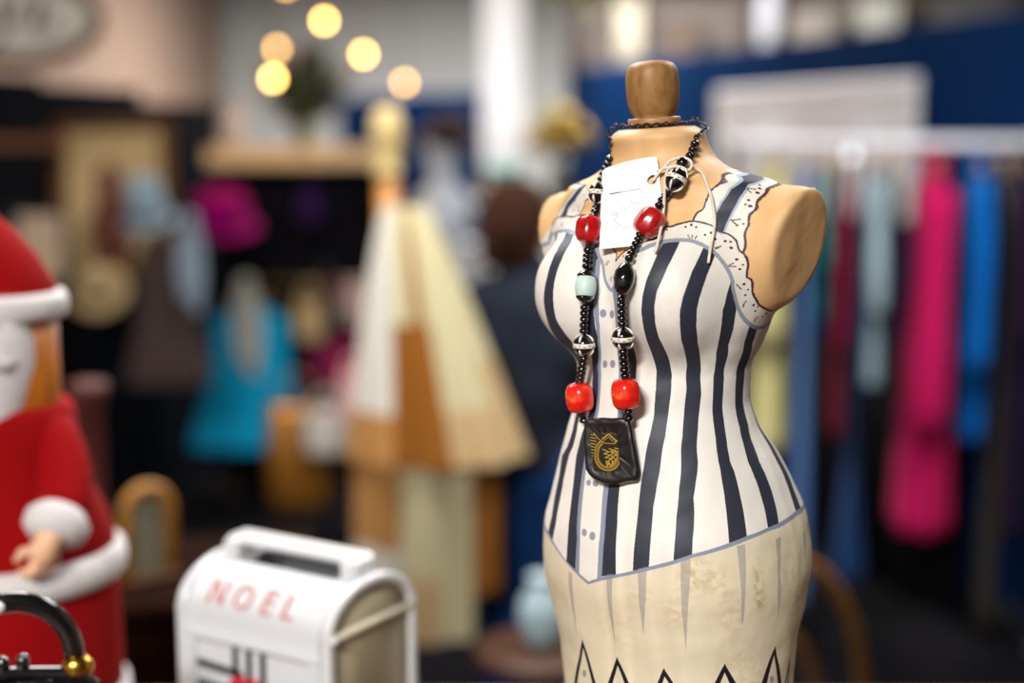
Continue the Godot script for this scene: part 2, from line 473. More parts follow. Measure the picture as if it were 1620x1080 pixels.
const PEAKS := [
	[-0.233, 0.2822, -0.765, 0.1861, -0.667, 0.1877, -0.243, 0.2774, -0.003, 0.1942, 0.064, 0.1951],
	[0.146, 0.2757, -0.235, 0.1985, -0.150, 0.1992, 0.143, 0.2712, 0.439, 0.2014, 0.524, 0.2020],
	[0.553, 0.2711, 0.261, 0.2047, 0.341, 0.2048, 0.554, 0.2662, 0.993, 0.2051, 0.991, 0.2052],
	[1.031, 0.2726, 0.703, 0.2038, 0.767, 0.2035, 1.034, 0.2676, 1.358, 0.2022, 1.481, 0.2015],
	[1.491, 0.2768, 1.158, 0.1960, 1.279, 0.1947, 1.495, 0.2719, 1.793, 0.1899, 1.909, 0.1880],
]
const DOTS := [
	[0.021, 0.5351, 0.015, 0.5336, -0.002, 0.5324, -0.024, 0.5319, -0.047, 0.5323, -0.062, 0.5334, -0.067, 0.5350, -0.062, 0.5365, -0.047, 0.5377, -0.027, 0.5382, -0.005, 0.5378, 0.014, 0.5367],
	[0.139, 0.5350, 0.133, 0.5334, 0.118, 0.5322, 0.100, 0.5317, 0.083, 0.5320, 0.071, 0.5331, 0.067, 0.5346, 0.071, 0.5362, 0.085, 0.5374, 0.103, 0.5379, 0.122, 0.5375, 0.135, 0.5365],
	[-0.078, 0.4953, -0.087, 0.4937, -0.104, 0.4925, -0.125, 0.4920, -0.143, 0.4923, -0.155, 0.4934, -0.155, 0.4949, -0.144, 0.4966, -0.126, 0.4978, -0.105, 0.4983, -0.088, 0.4980, -0.078, 0.4969],
	[0.046, 0.4961, 0.038, 0.4945, 0.021, 0.4933, -0.000, 0.4928, -0.020, 0.4931, -0.033, 0.4942, -0.035, 0.4957, -0.025, 0.4974, -0.006, 0.4986, 0.015, 0.4991, 0.034, 0.4987, 0.045, 0.4976],
	[-0.121, 0.4072, -0.122, 0.4060, -0.131, 0.4051, -0.145, 0.4046, -0.160, 0.4047, -0.173, 0.4054, -0.181, 0.4065, -0.180, 0.4077, -0.170, 0.4086, -0.156, 0.4091, -0.140, 0.4090, -0.127, 0.4083],
	[-0.024, 0.4076, -0.027, 0.4064, -0.039, 0.4053, -0.057, 0.4048, -0.076, 0.4049, -0.092, 0.4057, -0.100, 0.4068, -0.097, 0.4081, -0.085, 0.4091, -0.067, 0.4097, -0.047, 0.4095, -0.032, 0.4088],
	[-0.090, 0.3707, -0.091, 0.3693, -0.099, 0.3681, -0.113, 0.3675, -0.128, 0.3677, -0.140, 0.3685, -0.146, 0.3699, -0.145, 0.3713, -0.137, 0.3725, -0.123, 0.3731, -0.108, 0.3729, -0.096, 0.3721],
	[0.005, 0.3695, 0.002, 0.3679, -0.008, 0.3666, -0.023, 0.3659, -0.040, 0.3661, -0.053, 0.3671, -0.059, 0.3686, -0.057, 0.3703, -0.047, 0.3716, -0.032, 0.3722, -0.015, 0.3720, -0.002, 0.3710],
	[-0.240, 0.2550, -0.246, 0.2533, -0.258, 0.2519, -0.273, 0.2511, -0.287, 0.2512, -0.297, 0.2520, -0.298, 0.2535, -0.292, 0.2552, -0.279, 0.2567, -0.264, 0.2575, -0.250, 0.2574, -0.242, 0.2565],
	[1.526, 0.2498, 1.524, 0.2485, 1.515, 0.2478, 1.501, 0.2479, 1.486, 0.2487, 1.474, 0.2500, 1.469, 0.2515, 1.471, 0.2528, 1.479, 0.2536, 1.493, 0.2535, 1.508, 0.2527, 1.520, 0.2514],
]
const EYELETS := [1.507, 0.6234, 1.487, 0.6210, 1.450, 0.6183, 1.350, 0.6107, 1.380, 0.6135, 1.373, 0.6092, 1.323, 0.5970, 1.286, 0.5963, 1.191, 0.5855, 1.232, 0.5848, 1.230, 0.5805, 1.264, 0.5718, 1.305, 0.5677, 1.289, 0.5644, 1.333, 0.5533, 1.373, 0.5489, 1.363, 0.5448, 1.458, 0.5365, 1.504, 0.5346, 1.497, 0.5316, 1.637, 0.5284, 1.692, 0.5256, 1.609, 0.5262, 1.085, 0.6156, 1.125, 0.6181, 1.046, 0.5908, 1.119, 0.5874, 0.713, 0.5957, 0.891, 0.5969, 0.943, 0.5985, 1.046, 0.5909, 0.982, 0.5964, 1.093, 0.5922, 1.188, 0.5854, 1.231, 0.5848, 1.233, 0.5803, -0.864, 0.6024, -0.747, 0.6013, -0.737, 0.6033, -0.936, 0.6097, -0.846, 0.6127, -0.832, 0.6098, -0.794, 0.6217, -0.770, 0.6259, -0.686, 0.6234, -0.927, 0.6173, 0.230, 0.5772, 0.232, 0.5812]
const STROKES := [
	[1.248, 0.6007, 1.287, 0.5964],
	[1.259, 0.6001, 1.310, 0.6007],
	[1.408, 0.6220, 1.458, 0.6210],
	[1.405, 0.6214, 1.415, 0.6183],
	[1.209, 0.5674, 1.265, 0.5668],
	[1.209, 0.5680, 1.247, 0.5695],
	[1.522, 0.5233, 1.546, 0.5273],
	[1.503, 0.5237, 1.520, 0.5270],
	[1.357, 0.5373, 1.383, 0.5407],
	[1.367, 0.5360, 1.369, 0.5390],
	[1.108, 0.5811, 1.163, 0.5825],
	[1.275, 0.5537, 1.318, 0.5498],
	[1.211, 0.6262, 1.303, 0.6281],
	[1.226, 0.6273, 1.317, 0.6295],
	[0.899, 0.5915, 0.911, 0.5888],
	[0.936, 0.5913, 0.929, 0.5888],
	[0.973, 0.5905, 0.951, 0.5884],
	[1.112, 0.5814, 1.163, 0.5824],
	[1.115, 0.5807, 1.143, 0.5812],
	[-0.748, 0.5982, -0.752, 0.5999],
	[-1.081, 0.6004, -1.006, 0.5978],
	[-0.032, 0.5707, -0.014, 0.5741],
	[-0.012, 0.5707, 0.014, 0.5738],
	[0.059, 0.5592, 0.055, 0.5619],
	[0.088, 0.5589, 0.078, 0.5630],
]
const PAINT := 2048
const PAINT_LOW := 0.12
const PAINT_HIGH := 0.68

func on_paint(angle: float, h: float) -> Vector2:
	return Vector2((angle + PI) / TAU * PAINT, (PAINT_HIGH - h) / (PAINT_HIGH - PAINT_LOW) * PAINT)

func paint_points(list: Array) -> PackedVector2Array:
	var out := PackedVector2Array()
	for i in range(0, list.size(), 2):
		out.append(on_paint(list[i], list[i + 1]))
	return out

func fill(im: Image, pts: PackedVector2Array, c: Color) -> void:
	var lo := 1e9
	var hi := -1e9
	for p in pts:
		lo = minf(lo, p.y); hi = maxf(hi, p.y)
	var n := pts.size()
	var w := im.get_width()
	for y in range(maxi(0, int(lo)), mini(im.get_height() - 1, int(hi)) + 1):
		var ys := y + 0.5
		var xs := PackedFloat32Array()
		for i in n:
			var p := pts[i]
			var q := pts[(i + 1) % n]
			if (p.y <= ys) != (q.y <= ys):
				xs.append(p.x + (ys - p.y) / (q.y - p.y) * (q.x - p.x))
		xs.sort()
		for i in range(0, xs.size() - 1, 2):
			var x0 := maxi(0, roundi(xs[i]))
			var x1 := mini(w, roundi(xs[i + 1]))
			if x1 > x0:
				if c.a >= 1.0:
					im.fill_rect(Rect2i(x0, y, x1 - x0, 1), c)
				else:
					for x in range(x0, x1):
						im.set_pixel(x, y, im.get_pixel(x, y).lerp(Color(c, 1.0), c.a))

func stroke(im: Image, pts: PackedVector2Array, width: float, c: Color, seed_ := 0) -> void:
	var rng := RandomNumberGenerator.new()
	rng.seed = seed_ + 5
	for i in pts.size() - 1:
		var steps := maxi(1, int(pts[i].distance_to(pts[i + 1])))
		for k in steps:
			var p := pts[i].lerp(pts[i + 1], float(k) / steps)
			var r := width * rng.randf_range(0.42, 0.58)
			im.fill_rect(Rect2i(roundi(p.x - r), roundi(p.y - r), maxi(1, roundi(r * 2)), maxi(1, roundi(r * 2))), c)

func curve(pts: PackedVector2Array) -> PackedVector2Array:
	var out := PackedVector2Array()
	for i in pts.size() - 1:
		var a := pts[maxi(0, i - 1)]
		var b := pts[i]
		var c := pts[i + 1]
		var d := pts[mini(pts.size() - 1, i + 2)]
		for k in 6:
			out.append(b.cubic_interpolate(c, a, d, k / 6.0))
	out.append(pts[pts.size() - 1])
	return out

func dress_paint() -> ImageTexture:
	var skin := Color8(234, 188, 132)
	var lace := Color8(232, 226, 214)
	var white := Color8(240, 235, 226)
	var ink := Color8(50, 53, 66)
	var slate := Color8(140, 148, 166)
	var cream := Color8(228, 215, 186)
	var brown := Color8(70, 48, 50)
	var im := Image.create(PAINT, PAINT, false, Image.FORMAT_RGB8)
	im.fill(skin)
	var top := []
	top.append_array(CUP_RIGHT); top.append_array(CUP_LEFT)
	var around := [1.9, 0.545, 2.3, 0.575, PI, 0.578, PI, 0.10, -PI, 0.10, -PI, 0.578, -2.3, 0.575, -1.7, 0.572, -1.4, 0.585]
	var lace_area := []
	lace_area.append_array(top); lace_area.append_array(around)
	fill(im, paint_points(lace_area), lace)
	for list in [[STRAP_LEFT_IN, STRAP_LEFT_OUT], [STRAP_RIGHT_IN, STRAP_RIGHT_OUT]]:
		var sgn: float = signf(list[0][0])
		var poly := paint_points([sgn * 1.62, 0.636])
		poly.append_array(paint_points(list[0]))
		var back := paint_points([sgn * 1.72, 0.628])
		back.append_array(paint_points(list[1]))
		back.reverse()
		poly.append_array(back)
		fill(im, poly, lace)
		# on over the shoulder and down the back
		fill(im, paint_points([sgn * 1.51, 0.6335, sgn * 1.60, 0.624, sgn * 1.95, 0.625, sgn * 2.16, 0.612, sgn * 2.2, 0.577, sgn * 2.6, 0.577, sgn * 2.42, 0.612, sgn * 2.0, 0.634, sgn * 1.6, 0.6365]), lace)
	var bodice := []
	bodice.append_array(NECK_EDGING)
	bodice.append_array([2.1, 0.55, 2.4, 0.565, PI, 0.568, PI, 0.10, -PI, 0.10, -PI, 0.568, -2.3, 0.565, -1.7, 0.562, -1.4, 0.575])
	fill(im, paint_points(bodice), white)
	for s in STRIPES:
		fill(im, paint_points(s), ink)
	var at := 2.36
	while at < 5.0:
		var t := at if at < PI else at - TAU
		fill(im, paint_points([t - 0.07, 0.562, t + 0.07, 0.562, t + 0.09, 0.50, t + 0.09, 0.45, t + 0.07, 0.36, t - 0.07, 0.36, t - 0.09, 0.45, t - 0.09, 0.50]), ink)
		at += 0.37
	for s in PLACKET:
		fill(im, paint_points(s), slate)
	for d in range(0, 8):
		fill(im, paint_points(DOTS[d]), Color8(150, 153, 166))
	# straps' dark ribbons with pale slate edges
	for list in [STRAP_LEFT_DARK, STRAP_RIGHT_DARK]:
		var sgn: float = signf(list[0])
		var n: int = list.size()
		var over := [list[0], list[1], list[n - 2], list[n - 1], sgn * 1.75, 0.6285, sgn * 2.1, 0.6255, sgn * 2.28, 0.612, sgn * 2.32, 0.578, sgn * 2.44, 0.578, sgn * 2.36, 0.614, sgn * 2.05, 0.632, sgn * 1.66, 0.6345]
		var path := paint_points(list)
		stroke(im, path, 8.0, Color8(168, 182, 200))
		fill(im, path, ink)
		fill(im, paint_points(over), ink)
	# skirt
	var skirt := [-PI, 0.366, -1.4, 0.370]
	skirt.append_array(HEM_TOP)
	skirt.append_array([2.5, 0.368, PI, 0.366, PI, 0.05, -PI, 0.05])
	fill(im, paint_points(skirt), cream)
	for d in DARTS:
		fill(im, paint_points(d), Color(Color8(150, 146, 148), 0.55))
	for k in range(5, 10):
		var t := 2.0 + (k - 5) * 0.5
		t = t if t < PI else t - TAU
		fill(im, paint_points([t - 0.03, 0.36, t + 0.03, 0.36, t, 0.285]), Color(Color8(150, 146, 148), 0.55))
	stains(im)
	for p in PEAKS:
		fill(im, paint_points(p), Color8(28, 26, 34))
		stroke(im, paint_points(p), 3.0, Color8(28, 26, 34), 6)
	for k in 9:
		var t := 1.75 + k * 0.44
		t = t if t < PI else t - TAU
		fill(im, paint_points([t, 0.262, t - 0.2, 0.16, t - 0.17, 0.16, t, 0.25, t + 0.17, 0.16, t + 0.2, 0.16]), Color8(28, 26, 34))
	for d in range(8, 10):
		fill(im, paint_points(DOTS[d]), Color8(150, 153, 166))
	# hem line, edgings and drawn lace
	var hem := [-PI, 0.366, -1.4, 0.370]
	hem.append_array(HEM_TOP)
	hem.append_array([2.5, 0.368, PI, 0.366, PI, 0.361, 2.5, 0.363])
	for i in range(HEM_BOTTOM.size() - 2, -2, -2):
		hem.append_array([HEM_BOTTOM[i], HEM_BOTTOM[i + 1]])
	hem.append_array([-1.4, 0.365, -PI, 0.361])
	fill(im, paint_points(hem), slate)
	stroke(im, curve(paint_points(NECK_EDGING)), 8.0, Color8(150, 158, 172), 1)
	var back_edge := [2.0, 0.545, 2.4, 0.565, PI, 0.568]
	stroke(im, paint_points(back_edge), 8.0, Color8(150, 158, 172), 2)
	stroke(im, paint_points([-PI, 0.568, -2.3, 0.565, -1.7, 0.562, -1.35, 0.583]), 8.0, Color8(150, 158, 172), 2)
	for line in [CUP_RIGHT, CUP_LEFT, STRAP_LEFT_IN, STRAP_LEFT_OUT, STRAP_RIGHT_IN, STRAP_RIGHT_OUT]:
		stroke(im, curve(paint_points(line)), 3.4, brown, 3)
	for i in range(0, EYELETS.size(), 2):
		var p := on_paint(EYELETS[i], EYELETS[i + 1])
		var r := 3 + (i / 2) % 3
		im.fill_rect(Rect2i(int(p.x) - r / 2, int(p.y) - r / 2 - 1, r, r + 1), brown)
		im.fill_rect(Rect2i(int(p.x) - r / 2 - 1, int(p.y) - r / 2, r + 2, r - 1), brown)
	for s in STROKES:
		stroke(im, paint_points(s), 2.4, Color8(96, 78, 84), 4)
	# specks along the lace round the back
	var rng := RandomNumberGenerator.new()
	rng.seed = 12
	for k in 60:
		var t := rng.randf_range(2.0, 4.6)
		t = t if t < PI else t - TAU
		var p := on_paint(t, rng.randf_range(0.569, 0.575))
		im.fill_rect(Rect2i(int(p.x), int(p.y), 4, 4), brown)
	return ImageTexture.create_from_image(im)

# old yellow-brown stains with their own ragged outline
func stains(im: Image) -> void:
	var n := FastNoiseLite.new()
	n.seed = 8
	n.frequency = 0.03
	n.fractal_octaves = 4
	for s in [[0.80, 0.345, 0.16, 0.020, 0.50], [0.98, 0.338, 0.13, 0.018, 0.34], [1.25, 0.334, 0.06, 0.022, 0.62], [1.27, 0.318, 0.07, 0.010, 0.5], [0.66, 0.318, 0.14, 0.020, 0.28], [1.05, 0.312, 0.2, 0.022, 0.25], [1.55, 0.335, 0.18, 0.03, 0.22], [0.4, 0.33, 0.2, 0.012, 0.2], [1.1, 0.27, 0.25, 0.03, 0.16], [1.35, 0.25, 0.2, 0.03, 0.2], [1.75, 0.30, 0.2, 0.05, 0.22], [0.2, 0.30, 0.3, 0.03, 0.12], [-0.4, 0.32, 0.2, 0.02, 0.14], [0.25, 0.487, 0.12, 0.02, 0.16], [0.7, 0.545, 0.1, 0.02, 0.07]]:
		var c := on_paint(s[0], s[1])
		var rx: float = s[2] / TAU * PAINT
		var ry: float = s[3] / (PAINT_HIGH - PAINT_LOW) * PAINT
		for y in range(maxi(0, int(c.y - ry)), mini(PAINT - 1, int(c.y + ry))):
			for x in range(maxi(0, int(c.x - rx)), mini(PAINT - 1, int(c.x + rx))):
				var d := Vector2((x - c.x) / rx, (y - c.y) / ry).length()
				var w := clampf((1.0 - d) * 1.2, 0.0, 1.0) * clampf(n.get_noise_2d(x, y) * 2.2 + 0.42, 0.0, 1.0) * float(s[4])
				if w > 0.01:
					im.set_pixel(x, y, im.get_pixel(x, y).lerp(Color8(172, 132, 74), w * 0.75))

func table(h: float, col: int) -> float:
	var n := BODY.size()
	var i := 0
	while i < n - 2 and BODY[i + 1][0] < h:
		i += 1
	var slope := func(j: int) -> float:
		if j <= 0 or j >= n - 1:
			return 0.0
		var d0: float = (BODY[j][col] - BODY[j - 1][col]) / (BODY[j][0] - BODY[j - 1][0])
		var d1: float = (BODY[j + 1][col] - BODY[j][col]) / (BODY[j + 1][0] - BODY[j][0])
		return 2.0 * d0 * d1 / (d0 + d1) if d0 * d1 > 0.0 else 0.0
	var w: float = BODY[i + 1][0] - BODY[i][0]
	var t: float = (h - BODY[i][0]) / w
	var y0: float = BODY[i][col]
	var y1: float = BODY[i + 1][col]
	return (2 * t * t * t - 3 * t * t + 1) * y0 + (t * t * t - 2 * t * t + t) * w * slope.call(i) + (-2 * t * t * t + 3 * t * t) * y1 + (t * t * t - t * t) * w * slope.call(i + 1)

func blend(a: float, b: float, k: float) -> float:
	var e := maxf(k - absf(a - b), 0.0) / k
	return minf(a, b) - e * e * k / 4.0

func body_field(x: float, h: float, z: float, a: float, b: float, cz: float, n: float) -> float:
	var f := (pow(pow(x / a, n) + pow(absf(z - cz) / b, n), 1.0 / n) - 1.0) * minf(a, b)
	if h > 0.48 and h < 0.62:
		var q := Vector3((x - BUST.d) / BUST.rx, (h - BUST.h) / BUST.ry, (z - BUST.z) / BUST.rz)
		f = blend(f, (q.length() - 1.0) * BUST.rz, BUST.k)
	if h > 0.50 and h < 0.65:
		var q := (Vector2((h - STUMP.h) / STUMP.ry, (z - STUMP.z) / STUMP.rz).length() - 1.0) * STUMP.rz
		var c: float = (x - STUMP.x - STUMP.slope * (h - STUMP.h)) / sqrt(1.0 + STUMP.slope * STUMP.slope)
		f = blend(f, -blend(-q, -c, STUMP.ke), STUMP.k)
	return f

func dress_form() -> void:
	var o := thing("dress_form", "papier-mache dress form with painted black striped bodice and wooden finial", "dress form", Vector3(0.1532, 1.0400, -1.1088))
	o.basis = Basis(Vector3(0, 0, 1), 0.0645771823237902) * Basis(Vector3.UP, -0.767944870877505)
	var lumps := FastNoiseLite.new()
	lumps.seed = 3
	lumps.frequency = 26.0
	lumps.fractal_octaves = 3
	var heights := []
	for k in 30:
		heights.append(0.012 + 0.188 * k / 30.0)
	for k in 230:
		heights.append(lerpf(0.2, 0.668, k / 229.0))
	var half := 120
	var rows := []
	var uvs := []
	for h: float in heights:
		var a := table(h, 1)
		var b := a * table(h, 2)
		var cz := table(h, 3)
		var n := table(h, 4)
		var row := PackedVector3Array()
		var at := PackedVector2Array()
		row.resize(half * 2 + 1)
		at.resize(half * 2 + 1)
		for i in half + 1:
			var t := PI * i / half
			var sx := sin(t)
			var c := cos(t)
			var r := 0.17
			if h < 0.485 or h > 0.648:
				r = 1.0 / pow(pow(absf(sx) / a, n) + pow(absf(c) / b, n), 1.0 / n)
			else:
				for it in 40:
					var f := body_field(r * sx, h, cz + r * c, a, b, cz, n)
					if f < 0.00003:
						break
					r -= maxf(f * 0.8, 0.00003)
			for s in [1, -1]:
				var p := Vector3(s * r * sx, h, cz + r * c)
				var d := lumps.get_noise_3dv(p) * 0.0007
				p += Vector3(s * sx, 0.0, c) * d
				row[half + s * i] = p
				at[half + s * i] = Vector2((s * t + PI) / TAU, (PAINT_HIGH - h) / (PAINT_HIGH - PAINT_LOW))
		row[0] = row[half * 2]
		rows.append(row)
		uvs.append(at)
	# rounded top of the neck
	for k in 3:
		var w: float = [0.9, 0.55, 0.06][k]
		var lift: float = [0.0016, 0.0022, 0.0024][k]
		var row := PackedVector3Array()
		var last: PackedVector3Array = rows[259]
		for p in last:
			row.append(Vector3(p.x * w, p.y + lift, (p.z + 0.0023) * w - 0.0023))
		rows.append(row)
		uvs.append(uvs[259])
	var s := Shape.new()
	s.grid(rows, false, false, false, uvs)
	var m := mat(Color.WHITE, 0.52, 0.0, 0.4)
	m.albedo_texture = dress_paint()
	m.texture_repeat = false
	m.detail_enabled = true
	m.detail_blend_mode = BaseMaterial3D.BLEND_MODE_MUL
	m.detail_uv_layer = BaseMaterial3D.DETAIL_UV_2
	m.uv2_triplanar = true
	m.uv2_scale = Vector3.ONE * 5.0
	m.detail_albedo = noise_texture(0.02, 0.86, 1.0, 5, 41)
	part("torso", s, m, o)
	var beech := wood(Color8(196, 150, 92), 0.42)
	var worn := mat(Color8(172, 134, 84), 0.5, 0.0, 0.4)
	worn.albedo_texture = finial_grain()
	worn.uv1_triplanar = true
	worn.uv1_scale = Vector3(16.0, 5.0, 16.0)
	var top := 0.6704
	var f := part("finial", Shape.new().lathe([0.006, 0.0, 0.0145, 0.0, 0.0150, 0.0078, 0.0163, 0.0098, 0.0180, 0.0125, 0.0194, 0.0170, 0.0202, 0.0235, 0.0205, 0.0300, 0.0204, 0.0365, 0.0199, 0.0415, 0.0186, 0.0455, 0.0160, 0.0483, 0.0120, 0.0498, 0.006, 0.0504, 0.0006, 0.0505], 40, Transform3D(Basis(), Vector3(0, top, 0))), worn, o, "worn wooden finial")
	part("collar", Shape.new().lathe([0.0005, 0.001, 0.0196, 0.001, 0.0203, 0.0022, 0.0203, 0.0062, 0.0196, 0.0074, 0.0005, 0.0074], 40, Transform3D(Basis(), Vector3(0, top, 0))), beech, f)
	part("base", Shape.new().lathe([0.002, -0.0095, 0.112, -0.0095, 0.116, -0.006, 0.116, 0.006, 0.110, 0.013, 0.085, 0.0165, 0.002, 0.017], 48, Transform3D(Basis(Vector3.UP, 0.767944870877505) * Basis(Vector3(0, 0, 1), -0.0645771823237902), Vector3(0, 0.0102, 0))), wood(Color8(92, 58, 36), 0.4), o)

func finial_grain() -> NoiseTexture2D:
	var t := noise_texture(0.012, 0.55, 1.0, 5, 77)
	var ramp := Gradient.new()
	ramp.set_color(0, Color(0.62, 0.53, 0.43))
	ramp.set_color(1, Color(1.0, 1.0, 0.98))
	ramp.add_point(0.42, Color(0.84, 0.78, 0.72))
	t.color_ramp = ramp
	return t


# ---------------------------------------------------------------- necklace and price tag
const STRAND_LEFT := [
	["k", 0.1369, 1.6962, -1.0757],
	["k", 0.1351, 1.6918, -1.0723],
	["k", 0.1322, 1.6874, -1.0655],
	["K", 0.1255, 1.6825, -1.0557],
	["W", 0.1195, 1.6708, -1.0427],
	["k", 0.1154, 1.6624, -1.0478],
	["k", 0.1129, 1.6588, -1.0498],
	["k", 0.1103, 1.6554, -1.0490],
	["k", 0.1079, 1.6519, -1.0452],
	["r", 0.1003, 1.6400, -1.0383],
	["k", 0.0939, 1.6308, -1.0415],
	["k", 0.0926, 1.6274, -1.0415],
	["k", 0.0907, 1.6241, -1.0386],
	["k", 0.0887, 1.6208, -1.0363],
	["k", 0.0871, 1.6176, -1.0333],
	["k", 0.0851, 1.6146, -1.0274],
	["O", 0.0806, 1.6007, -1.0176],
	["k", 0.0790, 1.5862, -1.0182],
	["k", 0.0791, 1.5817, -1.0197],
	["k", 0.0795, 1.5769, -1.0211],
	["k", 0.0797, 1.5721, -1.0225],
	["k", 0.0800, 1.5675, -1.0239],
	["B", 0.0808, 1.5566, -1.0244],
	["k", 0.0810, 1.5470, -1.0251],
	["k", 0.0815, 1.5424, -1.0263],
	["k", 0.0821, 1.5377, -1.0276],
	["k", 0.0824, 1.5331, -1.0289],
	["k", 0.0831, 1.5282, -1.0301],
	["R", 0.0835, 1.5146, -1.0297],
	["k", 0.0856, 1.5015, -1.0291],
	["k", 0.0862, 1.4965, -1.0301],
]
const STRAND_RIGHT := [
	["k", 0.0755, 1.6845, -1.1077],
	["k", 0.0739, 1.6807, -1.1059],
	["k", 0.0721, 1.6769, -1.1032],
	["k", 0.0705, 1.6730, -1.1009],
	["k", 0.0688, 1.6693, -1.0967],
	["k", 0.0671, 1.6656, -1.0928],
	["W2", 0.0646, 1.6596, -1.0859],
	["k", 0.0656, 1.6522, -1.0894],
	["k", 0.0647, 1.6486, -1.0899],
	["k", 0.0635, 1.6451, -1.0874],
	["k", 0.0619, 1.6421, -1.0817],
	["r", 0.0583, 1.6323, -1.0728],
	["k", 0.0585, 1.6206, -1.0736],
	["k", 0.0572, 1.6169, -1.0721],
	["k", 0.0567, 1.6132, -1.0701],
	["k", 0.0564, 1.6096, -1.0682],
	["k", 0.0560, 1.6058, -1.0650],
	["J", 0.0550, 1.5911, -1.0577],
	["k", 0.0544, 1.5753, -1.0580],
	["k", 0.0543, 1.5709, -1.0595],
	["k", 0.0544, 1.5664, -1.0610],
	["k", 0.0542, 1.5614, -1.0623],
	["k", 0.0542, 1.5569, -1.0638],
	["B", 0.0544, 1.5459, -1.0633],
	["k", 0.0545, 1.5357, -1.0637],
	["k", 0.0537, 1.5316, -1.0652],
	["k", 0.0533, 1.5277, -1.0666],
	["k", 0.0529, 1.5238, -1.0680],
	["k", 0.0523, 1.5202, -1.0695],
	["k", 0.0519, 1.5167, -1.0709],
	["R2", 0.0517, 1.5044, -1.0699],
	["k", 0.0534, 1.4917, -1.0695],
	["k", 0.0550, 1.4872, -1.0700],
]

func faceted(r: float, len_: float, rng: RandomNumberGenerator) -> Shape:
	# a tumbled coral nugget: a rounded, slightly six-sided lump
	var rows := []
	var n := 18
	for k in 11:
		var t := PI * k / 10.0
		var row := PackedVector3Array()
		for i in n:
			var p := TAU * i / n
			var w := pow(absf(sin(t)), 0.55)
			var y := signf(-cos(t)) * pow(absf(cos(t)), 0.75)
			var facet := 1.0 / maxf(0.86, cos(fposmod(p, TAU / 6.0) - TAU / 12.0) / 1.0)
			row.append(Vector3(sin(p) * maxf(w, 0.03) * r * facet * 0.97, y * len_, cos(p) * maxf(w, 0.03) * r * facet * 0.97) * rng.randf_range(0.985, 1.015))
		rows.append(row)
	return Shape.new().grid(rows)

